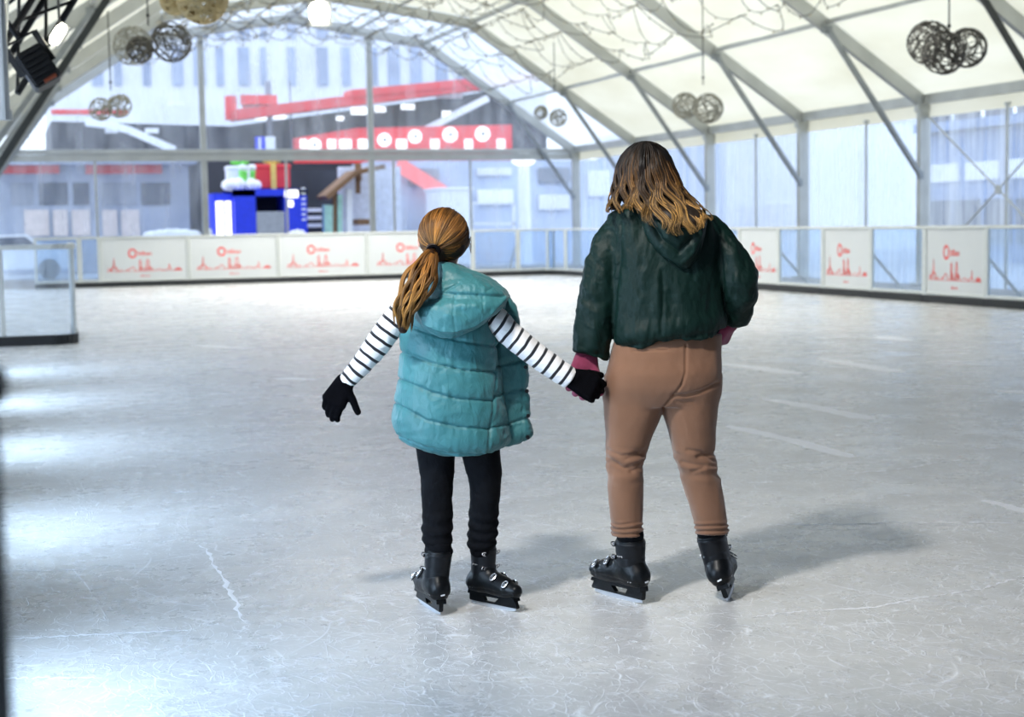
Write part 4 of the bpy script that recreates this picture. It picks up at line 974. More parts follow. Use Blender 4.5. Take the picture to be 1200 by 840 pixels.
    def strap(c,nrm,al,L_,w_):
        c=Vector(c);nrm=Vector(nrm).normalized();al=Vector(al).normalized(); mb=MB(); mb.bar(c-al*L_,c+al*L_,w_,.012*S,up=nrm,b=.002); mb.build('strap',plast2,root)
    for (y,z,sz) in ((.86,z0+.215,.062),(.60,z0+.30,.066)):
        for sx in (1,-1):
            nn=(sx*.75,.25,.7); c=(sx*.125*S,y*S,z*S); strap(c,nn,(-sx*.5,.0,.6),.09*S,.05*S); buckle(Vector(c)+Vector(nn).normalized()*.03*S,nn,(-sx*.6,.15,.6),sz*S)
    for fr in (.35,.78):
        c=ank+sd*Ls*fr; u=Vector(sd); f_=Vector((0,1,0)); f_=(f_-u*f_.dot(u)).normalized()
        for sx in (1,-1):
            nn=(f_*.75+Vector((sx*.66,0,0))).normalized(); cc=Vector(c)+nn*.212*S; strap(cc,nn,Vector((sx*.75,-.6,0)),.08*S,.05*S); buckle(cc+nn*.022*S,nn,u*.3+Vector((sx,0,0)),.06*S)
    # small white marks printed on the shell and the cuff
    for sx in (1,-1):
        for c,dz in ((ank+sd*Ls*.45,.0),):
            mb=MB(); 
            for i in range(4): mb.bar(Vector(c)+Vector((sx*.207*S,(-.05+.03*i)*S,(-.012+.01*(i%2))*S)),Vector(c)+Vector((sx*.207*S,(-.035+.03*i)*S,(.014-.004*i)*S)),.006*S,.006*S)
            mb.build('white_mark',gpl,root)
        mb=MB(); c=Vector((sx*.15*S,.12*S,(z0+.10)*S))
        for a,b_ in (((-.03,-.02),(.03,.02)),((-.03,.02),(.03,-.02)),((-.03,-.02),(-.03,.02)),((.03,-.02),(.03,.02))): mb.bar(c+Vector((0,a[0]*S,a[1]*S)),c+Vector((0,b_[0]*S,b_[1]*S)),.006*S,.006*S)
        mb.build('white_mark',gpl,root)
    mb=MB(); c=Vector((0,-.082*S,(z0+.10)*S)); mb.bar(c-Vector((.03*S,0,0)),c+Vector((.03*S,0,0.01*S)),.01*S,.02*S); mb.build('white_mark',gpl,root)
    return root
class HalfB(Half):
    def __init__(s,p,n,R): s.pp=np.array(p,float);s.nn=np.array(n,float)/np.linalg.norm(n);s.lo=s.pp-R*1.5;s.hi=s.pp+R*1.5
    def d(s,X,Y,Z): return -((X-s.pp[0])*s.nn[0]+(Y-s.pp[1])*s.nn[1]+(Z-s.pp[2])*s.nn[2])
def pl_dist(Q,line):
    """distance of picture points Q to a polyline"""
    out=np.full(len(Q),1e9)
    for a,b in zip(line,line[1:]):
        a=np.array(a,float);b=np.array(b,float);ba=b-a;h=np.clip(((Q-a)@ba)/(ba@ba),0,1); out=np.minimum(out,np.linalg.norm(Q-a-h[:,None]*ba,axis=1))
    return out
def along(P,chain):
    best=np.full(len(P),1e9);s=np.zeros(len(P));acc=0
    for (a,_),(b,_) in zip(chain,chain[1:]):
        ba=b-a;L=np.linalg.norm(ba);h=((P-a)@ba)/(L*L); hc=np.clip(h,0,1); d=np.linalg.norm(P-a-hc[:,None]*ba,axis=1)
        m=d<best; hs=np.where(h<0,h,hc) if acc==0 else hc; s[m]=(acc+hs*L)[m]; best=np.minimum(best,d); acc+=L
    return s,best
def sm01(x): x=np.clip(x,0,1); return x*x*(3-2*x)
# ================================================================== the girl
G=Fig(548,714,'person','girl with a ponytail wearing a teal padded vest, striped sleeves and black skates')
# --- body: one continuous skin
armL=[(488,352,11,0),(457,383,11,.0),(441,405,10.5,0),(424,427,8.5,0),(404,448,7,0)]
armR=[(560,358,11,0),(583,375,11,-.02),(607,399,10.5,-.03),(645,428,8.5,-.03),(668,442,7,-.02)]
hl=dict(w=G.L(404,448),dirv=(-.50,-.12,-.85),nrm=(-.35,-1,.1),side=(1,0,-.2),size=.158,curl=.5,spread=.02,thumb_out=.85)
hr=dict(w=G.L(670,443,-.03),dirv=(1,.02,-.50),nrm=(0.1,-1,.25),side=(.2,-.3,1),size=.165,curl=.9,thumb_curl=.8,thumb_out=.5)
ops=[('+',0,G.seg([(519.5,272,24.5,.015),(521,286,21,.03)],1.15)),('+',.02,G.seg([(522,298,12,.045),(526,306,9,.08)])),('+',.03,G.seg([(521,300,13,.02),(523,335,14,.01)])),
 ('+',.008,G.seg([(527,283,2.2,.118),(528,291,4,.122)])),('+',.008,G.seg([(523,303,5,.105),(532,303,5,.105)])),
 ('+',.004,G.seg([(548.5,281,3.2,.02),(548,287,2.6,.02),(545,292,2,.02)])),('+',.004,G.seg([(492,281,3.2,.02),(492,288,2.6,.02)])),
 ('+',.03,G.seg([(495,352,13,.02),(548,352,13,.02)])),('+',.04,G.seg([(523,365,34,.02),(526,430,33,.02),(530,490,38,.02)],.75)),
 ('+',.02,G.seg(armL)),('+',.02,G.seg(armR)),
 ('+',.03,G.seg([(514,505,21,.0),(512,557,15,0),(512,586,13,0),(513,628,10,0),(513,652,8,.0)])),('+',.03,G.seg([(556,505,21,.0),(568,557,14,0.01),(568,586,12,0.02),(565,628,10,.05),(563,660,8,.06)]))]
ops+=hand_ops(**hl,grow=-.003)+hand_ops(**hr,grow=-.003)
P,Q=sdf_mesh(ops,.0055); np_obj('body',P,Q,skinm,G.root,None,1)
# --- striped long-sleeved top
sL=[(490,350,14,.02),(474,362,15,.0),(457,383,15.5,0),(441,405,15,0),(424,427,12.5,0),(405,448,10,0)]
sR=[(560,357,14,0),(583,375,15,-.03),(594,388,15,-.035),(607,399,15,-.035),(623,412,14.5,-.03),(645,428,14,-.03),(660,438,13.5,-.028),(668,443.5,13,-.025)]
chL=G.seg(sL);chR=G.seg(sR)
eL=G.L(405,448);dL=eL-G.L(424,427,0);eR=G.L(669,444,-.025);dR=eR-G.L(645,428,-.03)
ops=[('+',0,G.seg([(523,362,36,.02),(526,430,34,.02)],.8)),('+',.02,chL),('+',.02,chR),('-',.002,HalfB(eL+dL/np.linalg.norm(dL)*.004,dL,.06)),('-',.002,HalfB(eR,dR,.06))]
P,Q=sdf_mesh(ops,.004)
stm,nt,o=nodes('striped_jersey'); b=N(nt,'BsdfPrincipled'); at=N(nt,'Attribute',attribute_name='stripe'); fr=N(nt,'Math',operation='FRACT'); nt.links.new(at.outputs['Fac'],fr.inputs[0])
r=ramp(nt,fr.outputs[0],[(.0,(.80,.79,.78)),(.66,(.80,.79,.78)),(.69,(.006,.006,.01)),(.96,(.006,.006,.01)),(.99,(.80,.79,.78))]); r.color_ramp.interpolation='LINEAR'
nt.links.new(r.outputs[0],b.inputs['Base Color']); b.inputs['Roughness'].default_value=.9; b.inputs['Sheen Weight'].default_value=.2
n1=noise(nt,450,2); bp=N(nt,'Bump'); bp.inputs['Strength'].default_value=.25; bp.inputs['Distance'].default_value=.001; nt.links.new(n1.outputs[0],bp.inputs['Height']); nt.links.new(bp.outputs[0],b.inputs['Normal']); nt.links.new(b.outputs[0],o.inputs[0])
def stripe(P):
    a,da=along(P,chL.p); b_,db=along(P,chR.p); lf_=P[:,0]<0; c2=chR.p[3][0]; dd_=chR.p[-1][0]-c2; dd_/=np.linalg.norm(dd_); b_=(P-c2)@dd_; s=np.where(lf_,a,b_)+.003*vnoise(P,30,5,2); return s/(12.0/F*G.D)+.1+np.where(lf_,.28,0)
np_obj('striped_top',P,Q,stm,G.root,lambda P,n:.0025*vnoise(P,28,1,3)+.0015*vnoise(P*[1,1,2],60,2,2),1,attr={'stripe':stripe})
# --- teal vest
vr=[(334,500,556,.02,.06),(341,480,584,.02,.085),(352,470,591,.02,.10),(368,469,588,.02,.115),(385,470,584,.02,.125),(410,470,583,.02,.135),(450,466,587,.02,.145),(488,461,592,.02,.15),(503,463,595,.02,.15),(515,470,596,.02,.15),(524,488,590,.02,.14),(531,512,578,.02,.12)]
flap=[(345,578,594,.075,.03),(360,578,602,.08,.032),(385,576,610,.085,.034),(422,574,616,.09,.036),(470,570,619,.085,.038),(505,570,621,.08,.036),(516,572,621,.08,.034),(523,574,606,.08,.03)]
ops=[('+',0,G.stack(vr,2.2)),('+',.012,G.stack(flap,2.6)),('-',.006,G.seg([(590,362,14,-.13),(580,383,15,-.11),(588,392,13,-.11)])),('-',.006,G.seg([(586,376,17,-.05),(612,402,17,-.04)])),('-',.008,G.seg([(474,366,14,-.0),(455,388,16,0)]))]
P,Q=sdf_mesh(ops,.0045)
seamsL=[[(466,378),(487,385),(510,393),(548,401),(583,406)],[(466,410),(472,412.7),(507,425.6),(544.5,433.7),(583,436.6)],[(462,440),(469,444),(507,460),(537,467),(583,470)],[(458,467),(463,471.7),(500,492),(537,500),(572,502.5)],[(462,508),(478,516),(526,532),(576,533)]]
seamsR=[[(583,394),(622,386)],[(583,429),(620,421)],[(583,463),(622,454)],[(572,502.5),(622,489)],[(572,533),(622,519)]]
vseam=[(584,404),(580,450),(571,532)]
def vestd(P,n):
    q=G.px(P); xs=np.interp(q[:,1],[404,450,532],[584,580,571]); left=q[:,0]<xs
    def band(sms):
        ys=np.stack([np.interp(q[:,0],[a for a,_ in s],[b for _,b in s]) for s in sms],1)
        ys=np.concatenate([np.full((len(q),1),330.),ys],1); k=np.clip((q[:,1:2]>ys).sum(1)-1,0,ys.shape[1]-2); lo=ys[np.arange(len(q)),k];hi=ys[np.arange(len(q)),k+1]
        t=np.clip((q[:,1]-lo)/np.maximum(hi-lo,1),0,1); d=np.minimum(np.abs(q[:,1]-lo),np.abs(hi-q[:,1])); return t,np.where(k==0,np.abs(hi-q[:,1]),d)
    tl,dl=band(seamsL);tr,dr=band(seamsR); t=np.where(left,tl,tr);d=np.where(left,dl,dr)
    dv=np.abs(q[:,0]-xs)+np.where(q[:,1]<400,20,0); dz=np.abs(q[:,0]-612)+np.where(q[:,0]>622,9,0)
    f=.0065*np.sin(PI*t)**.5-.007*np.exp(-(d/1.3)**2)-.006*np.exp(-(dv/1.4)**2)-.003*np.exp(-(dz/1.2)**2)
    f+=.0045*np.exp(-d/8)*vnoise(P*[1,1,.25],60,4,2)+.006*vnoise(P*[1,1,1.6],16,8,3)+np.where(left,0,.006)*vnoise(P,34,18,3)
    return f
np_obj('padded_vest',P,Q,teal,G.root,vestd,1)
# hood lying on the back
hd=[(347,489,597,-.09,.08),(353,486,594,-.105,.09),(362,487,586,-.115,.09),(372,491,575,-.12,.085),(382,500,561,-.12,.075),(389,512,545,-.115,.06),(393,522,536,-.11,.045)]
hu=[(306,513,527,-.01,.05),(310,510,539,-.01,.08),(316,508,552,-.015,.10),(323,505,569,-.02,.11),(331,502,582,-.035,.12),(340,501,593,-.05,.12),(349,500,598,-.06,.11)]
ops=[('+',0,G.stack(hu,2.2)),('+',.006,G.stack(hd,2.1)),('-',.01,G.seg([(522,296,15,.02),(524,318,16,.05)],1.2))]
P,Q=sdf_mesh(ops,.0042)
def hoodd(P,n):
    q=G.px(P); f=-.006*np.exp(-(pl_dist(q,[(500,340),(534,345),(590,347.5)])/1.5)**2)-.004*np.exp(-(pl_dist(q,[(533,345),(531,368),(534,392)])/1.2)**2)*(.7)
    f-=.003*np.exp(-(pl_dist(q,[(566,348),(566,366)])/1.)**2); f-=.003*np.exp(-(pl_dist(q,[(516,347),(517,357)])/1.)**2)
    f-=.006*np.exp(-(pl_dist(q,[(522,340),(532,335),(537,331)])/1.3)**2); f-=.004*np.exp(-(pl_dist(q,[(570,341),(577,337)])/1.2)**2)
    f+=.006*np.exp(-(pl_dist(q,[(486,356),(497,380),(515,387),(534,388),(556,381),(575,367),(592,350)])/2.)**2)
    return f+.005*vnoise(P*[1,1,1.5],20,9,3)+.002*vnoise(P*[1,1,.4],60,3,2)
np_obj('hood',P,Q,teal,G.root,hoodd,1)
# snaps down the open front edge
for i,(x,y) in enumerate(((616,430),(617.5,458),(619,487),(618.5,512))):
    p=G.L(x,y,.045); mb=MB(); mb.cyl(p,p-np.array((0,.008,0)),.007,12); mb.build('snap_button',plast2,G.root)
# --- trousers
tl=G.seg([(511,500,26,.01),(511,520,24.5,.0),(512,557,20,0),(512,586,18.5,0),(512,628,17.7,-.02),(514,648,16,-.03)])
tr=G.seg([(559,500,27,.01),(561,520,24.5,.0),(568.5,557,20,0.01),(568,586,17.8,0.02),(566.5,612,17.8,.04),(564,638,16.5,.05)])
P,Q=sdf_mesh([('+',0,G.seg([(517,480,34,.02),(553,480,34,.02)],.8)),('+',.01,tl),('+',.01,tr)],.0045)
def gtd(P,n):
    q=G.px(P); w=sm01((q[:,1]-535)/30); return w*(.0045*vnoise(P*[.35,.35,1.],30,6,3)+.004*np.sin(P[:,2]*150+4*vnoise(P,8,2,2))*sm01((q[:,1]-590)/30)*.8)+.003*vnoise(P,14,1,2)
np_obj('trousers',P,Q,blackj,G.root,gtd,1)
# --- gloves
def glove(fig,h,mat,nm,cuffp,cuffr,grow=.0042):
    P,Q=sdf_mesh(hand_ops(**h,grow=grow)+[('+',.012,cuffp)],.0032); np_obj(nm,P,Q,mat,fig.root,lambda P,n:.0008*vnoise(P,90,2,2),1)
glove(G,hl,blackk,'glove',G.seg([(409,442,9,0),(402,450,9.5,0)]),0)
glove(G,hr,blackk,'glove',G.seg([(661,438,9,-.03),(671,443,10,-.025)]),0)
# --- hair: cap swept back to the tie, then the ponytail
C=G.L(520,275.5,.015); RAD=np.array((29.3/F*G.D,.112,31.5/F*G.D))
cap=Seg([(*C,RAD[0])],RAD[1]/RAD[0]); cap2=G.seg([(520,272,28.3,.012),(520,283,25.5,.010)],1.22)
cutp=G.L(526,300,.075)
ops=[('+',0,cap2),('+',.012,G.seg([(510,291,10,-.06),(535,290,10,-.03)])),('-',.01,G.seg([(527,290,21,.115),(526,310,22,.10)])),('-',.006,G.seg([(549,287,4,.03)])),('-',.01,G.seg([(528,322,16,.0)]))]
P,Q=sdf_mesh(ops,.0045); np_obj('hair',P,Q,hair_g,G.root,None,1,attr={'t':lambda P:np.full(len(P),.05),'v':lambda P:np.full(len(P),.15)})
tie=G.L(508,293,-.088); tdir=(tie-C)/RAD; tdir/=np.linalg.norm(tdir)
paths=[]; R=np.random.default_rng(5)
for i in range(620):
    for _ in range(60):
        d=R.normal(size=3); d/=np.linalg.norm(d)
        if d@tdir<(.35 if d[2]>-.25 else .8) and not (d[1]>.35 and d[2]<.45) and d[2]>-.80: break
    om=math.acos(np.clip(d@tdir,-1,1)); cl=int((math.atan2(d[0],d[2])+PI)*6); v=.05+.55*((cl*7919)%13)/13+.45*R.random()**2; pts=[];ts=[]
    lift=1.0+.03*R.random(); ph=R.random()*6
    for j in range(15):
        s=j/14*.97; q=(math.sin((1-s)*om)*d+math.sin(s*om)*tdir)/math.sin(om); q=q*np.array((1,1,1)); 
        pts.append(C+q*RAD*(lift-.03*s*s)+np.array((0,0,.0015*math.sin(s*9+ph)))); ts.append(.15+.75*s)
    paths.append((pts,.7+.6*R.random(),v,ts))
capo=strands('hair_strands',paths,hair_g,bpy.data.objects[[c.name for c in G.root.children if c.name.startswith('hair')][0]],.0019)
gp=[(507,294,6,-.10),(504,301,11,-.13),(496,321,18.5,-.175),(484.5,342,17.5,-.195),(473,364,14.5,-.19),(472,385,9,-.17)]
P,Q=sdf_mesh([('+',0,G.seg([(a,b,c*.66,d+.01) for a,b,c,d in gp],.7))],.004)
pt=np_obj('ponytail',P,Q,hair_g,G.root,lambda P,n:.004*vnoise(P*[1,1,.3],45,2,3),1,attr={'t':lambda P:np.full(len(P),.1),'v':lambda P:np.full(len(P),.05)})
paths=[]
T_=[0,.06,.3,.55,.8,1.0]
for i in range(620):
    a=R.random()*2*PI; rr=math.sqrt(R.random())**.6; s0=rr*math.cos(a); e0=(rr*math.sin(a)) if i%4==0 else abs(rr*math.sin(a)); cl=int((s0+1)*5); ph=(cl*2.4)%6.28+R.random()*.5; L_=1-.16*R.random()*(1-.2*abs(s0)); v=.05+.55*((cl*31+7)%11)/11+.5*R.random()**1.5; pts=[];ts=[]
    for j in range(17):
        t=j/16*L_; x=np.interp(t,T_,[g[0] for g in gp]);y=np.interp(t,T_,[g[1] for g in gp]);w=np.interp(t,T_,[g[2] for g in gp]);dd=np.interp(t,T_,[g[3] for g in gp])
        wav=2.2*math.sin(t*11+ph)*min(1,t*3); xx=x+s0*w*.93+wav; yy=y+s0*w*.35+.6*wav
        pts.append(G.L(xx,yy,dd-abs(e0)**1*.0-e0*w/F*G.D*.75)); ts.append(.35+.65*t)
    paths.append((pts,.7+.8*R.random(),v,ts))
strands('ponytail_strands',paths,hair_g,pt,.0024)
mb=MB(); c=Vector(G.L(508,294,-.098)); ring=[c+Vector((.020*math.cos(a),-.004*math.cos(a),.016*math.sin(a))) for a in [2*PI*i/18 for i in range(18)]]
mb.tube(ring,.0065,8,closed=True); mb.build('hair_tie',blackk,G.root,smooth=True)
# loose wisps by the ear, glasses
paths=[]
for i in range(9):
    pts=[G.L(547+R.random()*2,272+i*1.5,.03),G.L(551+R.random()*2,278+i*1.3,.035),G.L(549+R.random()*3,288+i,.03),G.L(551+R.random()*3,294+i*.6,.03)]; paths.append((pts,.35,.7,[.3,.4,.5,.6]))
strands('loose_hair',paths,hair_g,G.root,.0016)
mb=MB()
for s,px in ((1,541),(-1,511)):
    c=Vector(G.L(px,280,.135)); mb.tube([c+Vector((.024*math.cos(a),-.006*abs(math.cos(a)),.019*math.sin(a))) for a in [2*PI*i/20 for i in range(20)]],.0016,6,closed=True)
mb.tube([G.L(529,279,.14),G.L(524,279,.14)],.0016,6); mb.tube([G.L(551.5,278,.125),G.L(551.5,278,.05),G.L(549.5,281,.0)],.0018,6); mb.tube([G.L(501,278,.125),G.L(490.5,278,.05),G.L(492,281,.0)],.0018,6)
mb.build('glasses',plast,G.root)
# --- skates
def lg(fig,px,py): return tuple(fig.L(*[px,py]) if False else np.array([(ground(px,py)-fig.o).dot(RV),(ground(px,py)-fig.o).dot(FV),0.0]))
skate(G,lg(G,516,722),lg(G,492,706),.235,math.radians(3),(.12,0,1),'black ice skate on the girl\'s left foot, toe pointing away to the left',.50)
skate(G,lg(G,553,707),lg(G,606,718),.218,math.radians(-3),(.03,.05,1),'black ice skate on the girl\'s right foot, toe pointing to the right',.55)
eyew=pbr('eye_white',(.8,.79,.77),.2,var=.02); iris=pbr('brown_iris',(.08,.04,.02),.2); lips=pbr('lips',(.45,.16,.14),.45); brow=pbr('eyebrow',(.09,.045,.02),.8)
def face(fig,cx,ey,dy,my,mdy,sp):
    for s in (-1,1):
        c=Vector(fig.L(cx+s*sp,ey,dy)); mb=MB(); mb.ball(c,.0125,14,10); e=mb.build('eye',eyew,fig.root,smooth=True); mb=MB(); mb.ball(c+Vector((0,.0085,0)),.0058,12,8); mb.build('iris',iris,e,smooth=True)
        mb=MB(); mb.tube([fig.L(cx+s*(sp-4),ey-5,dy+.012),fig.L(cx+s*sp,ey-6.3,dy+.011),fig.L(cx+s*(sp+4.2),ey-4.6,dy+.002)],[.0018,.0028,.0015],6); mb.build('eyebrow',brow,fig.root)
    mb=MB(); mb.tube([fig.L(cx-5.5,my,mdy-.008),fig.L(cx-2,my-.5,mdy),fig.L(cx+2,my-.5,mdy),fig.L(cx+5.5,my,mdy-.008)],[.0015,.004,.004,.0015],8); mb.build('mouth',lips,fig.root,smooth=True)
face(G,526,281,.084,298,.104,8.0)
# ================================================================== the woman
W_=Fig(775,703,'person','woman with wavy hair in a dark green jacket and tan trousers, hand on hip'); w=W_
wl=dict(w=w.L(687,420,.0),dirv=(-.22,-.15,-1),nrm=(.1,1,.1),side=(.7,-1.2,0),size=.198,curl=.95,thumb_out=.5,thumb_curl=.9)
wr=dict(w=w.L(857,377,.05),dirv=(-.45,.25,-.85),nrm=(.8,-.5,-.2),side=(-.3,-1,.2),size=.165,curl=.45)
ops=[('+',0,w.seg([(757,193,23,.02),(759,206,20,.035)],1.18)),('+',.02,w.seg([(760,220,12,.05),(761,229,9,.085)])),('+',.03,w.seg([(760,215,15,.015),(764,250,16,.0)])),
 ('+',.008,w.seg([(761,203,2.2,.128),(761,212,4,.132)])),('+',.008,w.seg([(756,224,4.5,.115),(766,224,4.5,.115)])),('+',.004,w.seg([(733,203,3,.03),(734,211,2.5,.03)])),('+',.004,w.seg([(783,203,3,.03),(782,211,2.5,.03)])),
 ('+',.03,w.seg([(735,262,16,0),(812,262,16,0)])),('+',.04,w.seg([(772,290,44,.0),(780,350,42,0),(782,405,50,.0),(780,430,48,0)],.66)),
 ('+',.02,w.seg([(722,268,14,0),(705,330,13,0),(692,385,10,0),(686,422,7.5,0)])),('+',.02,w.seg([(830,268,14,0),(862,318,13,-.05),(868,338,11,-.05),(857,378,7.5,.05)])),
 ('+',.03,w.seg([(745,440,28,0),(733,520,18,0),(732,550,15,0),(733,600,13,-.02),(737,668,9,-.03)])),('+',.03,w.seg([(808,440,28,0),(812,520,18,0),(820,550,15,0),(832,605,13,-.0),(838,650,9,.0)]))]
ops+=hand_ops(**wl,grow=-.003)+hand_ops(**wr,grow=-.003)
P,Q=sdf_mesh(ops,.0055); np_obj('body',P,Q,skinm,w.root,None,1)
face(w,761,202,.092,219,.116,8.0)
# --- jacket
jr=[(238,738,776,0,.06),(246,722,806,0,.085),(254,714,832,0,.10),(266,711,842,0,.112),(285,712,845,0,.125),(315,713,847,0,.135),(350,714,848,0,.14),(380,716,849,0,.14),(395,718,849,0,.138),(404,721,848,0,.13),(414,727,845,0,.118)]
sl=w.seg([(722,264,15,0),(712,285,19,0),(706,310,20.5,-.01),(701,345,21.5,-.015),(696,380,22.5,-.01),(692,420,21,.0)],.9)
sr=w.seg([(832,266,15,0),(845,283,18,-.02),(857,303,20,-.04),(867,326,21.5,-.055),(868,345,19.5,-.04),(866,362,17,.0),(861,380,14,.04)],.95)
e1=w.L(690,416,0); n1=np.array((.10,0,-1.0)); e2=w.L(858,382,.04); n2=np.array((-.25,.15,-1))
ops=[('+',0,w.stack(jr,2.3)),('+',.010,sl),('+',.014,sr),('-',.003,HalfB(e1+np.array((0,0,.0)),(-.25,0,-1),.09)),('-',.003,HalfB(e2,n2,.06)),
 ('-',.004,HalfB(w.L(784,404.5,0)-np.array((0,0,.10)),(.14*-1,0,-1),.001))]
ops=ops[:5]
# hem: cut slanting up to the right
hem=w.L(784,404,-.13)
class Hem(Half):
    def __init__(s): s.lo=w.L(715,420,-.3)-np.array((0,0,.1)); s.hi=w.L(856,395,.3)+np.array((0,0,.03)); s.lo[1]=-.3;s.hi[1]=.3
    def d(s,X,Y,Z): 
        a=w.L(720,411,-.1);b=w.L(847,391,-.1); zz=a[2]+(b[2]-a[2])*(X-a[0])/(b[0]-a[0])-.006*np.sin((X-a[0])*25); return np.maximum(Z-zz, a[0]-.0-X)
ops.append(('-',.006,Hem()))
P,Q=sdf_mesh(ops,.0047)
def jd(P,n):
    q=w.px(P); f=.009*vnoise(P*[1,1,.28],22,11,3)+.004*vnoise(P*[1,1,.8],38,12,3)
    f-=.005*np.exp(-(pl_dist(q,[(728,262),(727,290),(722,340),(719,395)])/2.2)**2)      # sleeve seams
    f-=.005*np.exp(-(pl_dist(q,[(842,275),(846,310),(849,350)])/2.0)**2)
    yh=np.interp(q[:,0],[720,847],[411,391]); dh=yh-q[:,1]; tor=(q[:,0]>722)&(q[:,0]<852)
    f+=np.where(tor,.010*np.exp(-((dh-16)/11)**2)-.006*np.exp(-((dh-2.5)/3)**2)+.006*np.exp(-(dh/16)**2)*vnoise(P*[1,1,.35],55,5,2),0)
    f-=.006*np.exp(-(pl_dist(q,[(776,318),(777,345),(775,390)])/2.5)**2)
    # creases on the sleeves
    sv=(q[:,0]<722)|(q[:,0]>850); f+=np.where(sv,.007*vnoise(P*[.5,.5,1.1]+np.array((0,0,0))+P[:,:1]*np.array((0,0,.6)),26,21,3),0)
    de=416-q[:,1]; f-=np.where((q[:,0]<712)&(q[:,1]>395),.006*np.exp(-(de/4)**2),0)
    return f
np_obj('hooded_jacket',P,Q,dgreen,w.root,jd,1)
hr_=[(248,744,822,-.075,.05),(258,749,824,-.10,.06),(272,755,822,-.115,.06),(288,764,818,-.12,.055),(300,775,813,-.12,.045),(309,787,807,-.118,.035),(314,795,801,-.115,.025)]
P,Q=sdf_mesh([('+',0,w.stack(hr_,2.1))],.0042)
def hoodw(P,n):
    q=w.px(P); f=.007*np.exp(-(pl_dist(q,[(747,256),(760,279),(775,297),(798,309),(812,297),(822,272)])/3.0)**2)
    f-=.012*np.exp(-(pl_dist(q,[(764,262),(775,281),(796,295),(811,280)])/3.2)**2); f+=.006*np.exp(-(pl_dist(q,[(772,262),(782,274),(796,282),(806,270)])/4)**2)
    return f+.005*vnoise(P,24,6,3)
np_obj('hood',P,Q,dgreen,w.root,hoodw,1)
P,Q=sdf_mesh([('+',0,w.seg([(733,244,5,.02),(739,239,6,-.03),(748,241,6,-.06),(758,247,5,-.085)])),('+',.01,w.seg([(733,244,5,.02),(745,244,7,.06),(765,246,7,.08),(790,246,6,.03)]))],.004); np_obj('collar',P,Q,collm,w.root,lambda P,n:.002*vnoise(P,40,2,2),1)
# --- trousers
pv=[(392,722,846,0,.10),(405,718,845,0,.115),(420,714,845,0,.125),(436,710,845,-.005,.135),(452,708.5,845,-.005,.13),(466,708,843,0,.115),(474,712,838,0,.10)]
lf=[(440,709,780,.0,.10),(460,707.5,782,.0,.105),(480,707.5,777,0,.10),(513,710,763,0,.088),(534,709.5,757,0,.08),(547,711,753.5,-.005,.075),(567,711.5,753,-.01,.072),(590,713,752.5,-.015,.066),(613,715,752,-.02,.062),(624,716,752.5,-.022,.062)]
rt=[(440,774,845,.0,.10),(460,773,843,.0,.105),(480,776,841,0,.10),(513,785,838,0,.088),(526,788,837.5,0,.082),(547,795,840.5,-.0,.076),(572,801,846,-.0,.072),(590,807,849,-.005,.066),(610,812.5,851.5,-.005,.062),(625,815.5,853,-.005,.062)]
P,Q=sdf_mesh([('+',0,w.stack(pv,2.4)),('+',.012,w.stack(lf,2.1)),('+',.012,w.stack(rt,2.1))],.0045)
def td(P,n):
    q=w.px(P); bk=sm01((-n[:,1]+.2)*3); f=.005*vnoise(P*[1,1,.6],14,1,3)
    g=lambda ln,wd,dp:-dp*np.exp(-(pl_dist(q,ln)/wd)**2)*bk
    f+=g([(803.7,404),(803.7,436),(799,451),(790,463.6),(777,478)],1.3,.006)+g([(741,411),(782,410)],1.0,.005)
    f+=g([(789,464),(805,463),(822,459),(842,449)],2.5,.007)+g([(792,470),(812,471)],2,.003)
    for ln in ([(712,527),(728,534),(748,531)],[(714,541),(732,549),(752,541)],[(711,536),(724,543)],[(733,538),(753,533)],[(740,552),(752,546)]): f+=g(ln,2.2,.006)
    for ln in ([(806,527),(822,530),(836,540)],[(800,541),(815,545),(838,546)],[(818,535),(838,531)],[(812,552),(824,548)]): f+=g(ln,2.2,.006)
    lo=sm01((q[:,1]-608)/8); f+=lo*.004*np.sin(P[:,2]*330+3*vnoise(P,10,3,2)); f+=sm01((q[:,1]-520)/8)*(1-sm01((q[:,1]-560)/10))*.008*vnoise(P*[.4,.4,1],34,7,2)
    return f
np_obj('trousers',P,Q,tan,w.root,td,1)
# --- gloves and cuffs
glove(w,wl,mauve,'glove',w.seg([(687,408,10.5,0),(686,419,10,0),(685,428,11,0)]),0)
glove(w,wr,mauve,'glove',w.seg([(861,368,9,.035),(856,380,9,.05)]),0)
# --- hair
hb=[(165.5,750,763,.0,.03),(168,743,770,.005,.055),(174,735,779,.01,.08),(183,728,786,.012,.10),(196,723,791,.012,.112),(212,722,796,.005,.115),(226,722,802,-.01,.11),(238,734,808,-.04,.09),(248,750,820,-.09,.075),(258,765,822,-.135,.045),(266,778,812,-.155,.03)]
ops=[('+',0,w.stack(hb,2.1)),('+',.01,w.seg([(727,205,7,.03),(725,226,8,.02),(720,241,5.5,.02)])),('+',.01,w.seg([(742,215,12,-.04),(736,232,7,-.04)])),('-',.012,w.seg([(760,208,20,.125),(761,232,22,.12)]))]
P,Q=sdf_mesh(ops,.0045); hb_o=np_obj('hair',P,Q,hair_w,w.root,lambda P,n:.004*vnoise(P*[1,1,.25],45,2,3),1,attr={'t':lambda P:np.clip((w.px(P)[:,1]-165)/105,0,1)*.35,'v':lambda P:np.full(len(P),.05)})
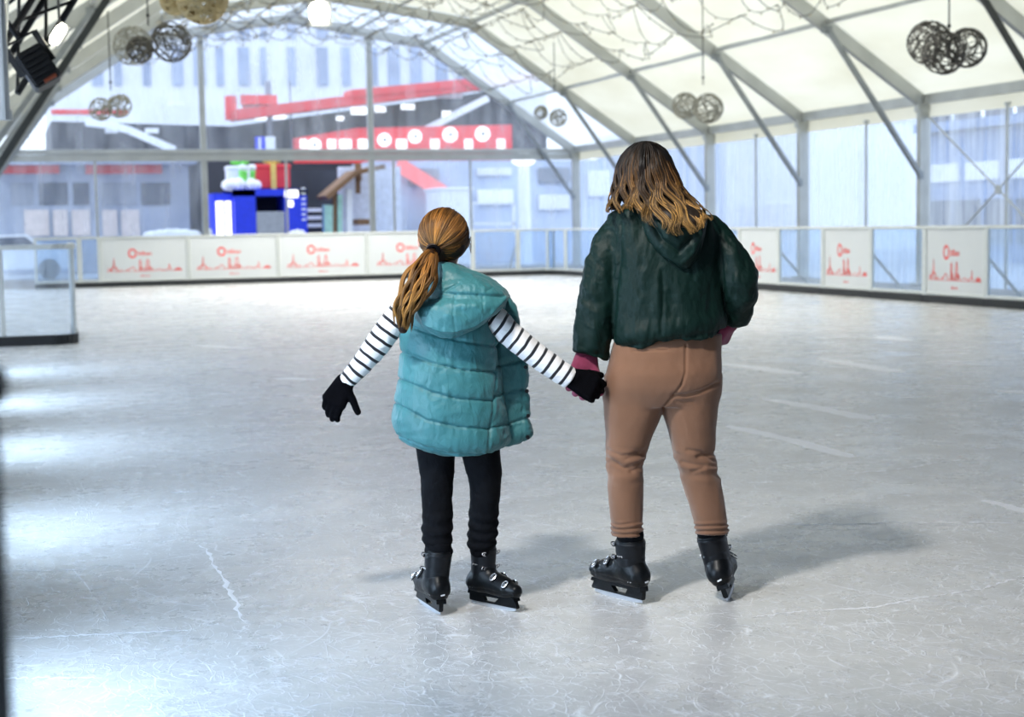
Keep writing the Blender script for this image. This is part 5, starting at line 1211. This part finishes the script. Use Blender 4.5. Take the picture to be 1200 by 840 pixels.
X0=lambda y:np.interp(y,[165,168,174,183,195,215,232,247,280],[754,743,735,727.5,722,720,717,713,716]); X1=lambda y:np.interp(y,[165,168,174,187,205,220,235,247,255,280],[760,770,779,787,795,800,812,826,833,838])
YC=lambda y:np.interp(y,[165,183,212,240,262,275],[.0,.01,.005,-.04,-.145,-.165]); YD=lambda y:np.interp(y,[165,168,174,183,196,212,226,240,250,262,275],[.02,.055,.08,.104,.118,.121,.118,.107,.092,.062,.045])
paths=[]; R=np.random.default_rng(11)
for i in range(1050):
    u=R.uniform(-1.25,1.25); s=math.sin(min(max(u,-1.57),1.57)*PI/2/1.0*.999) if abs(u)<1 else math.copysign(1,u); front=abs(u)>1
    fr=(s+1)/2; ye=np.interp(s,[-1,-.86,-.78,-.6,-.5,-.3,0,.25,.5,.75,1],[249,251,247,243,247,260,269,277,274,267,258])-R.random()**2*14
    cl=int((u+1.3)*7); ph=(cl*2.1)%6.28+R.random()*.7; v=(.42 if i%3==0 else .0)+.35*((cl*37+11)%17)/17+.35*R.random()**1.5; pts=[];ts=[]; dl=R.random()*.006
    for j in range(22):
        t=j/21; y=165.5+(ye-165.5)*(t**1.15); sx=s+.05*math.sin(3*t+cl)*(t) ; sx=max(-1,min(1,sx)); x=X0(y)+(X1(y)-X0(y))*((sx+1)/2)
        amp=sm01(np.array((y-190)/50.))*4.2; x+=float(amp)*math.sin((y-180)/30*2*PI/1.25+ph)
        c_=math.sqrt(max(0,1-sx*sx)); 
        dep=YC(y)-(YD(y)*c_+dl)+(0 if not front else min((abs(u)-1)*.35,.06)) ; pts.append(w.L(x,y,float(dep)+.004*math.sin(y*.2+ph))); ts.append(float(np.clip((y-(173 if i%3==0 else 186)-6*R.random())/80,0,1)))
    paths.append((pts,.6+.9*R.random(),v,ts))
strands('hair_strands',paths,hair_w,hb_o,.0023)
skate(w,lg(w,753,708.5),lg(w,690,692),.258,math.radians(2),(-.02,-.08,1),'black ice skate on the woman\'s left foot, seen from the side with the toe to the left',.44)
skate(w,lg(w,853,706),lg(w,862,682),.268,math.radians(-18),(-.24,.0,1),'black ice skate on the woman\'s right foot, seen from the heel and leaning',.46)
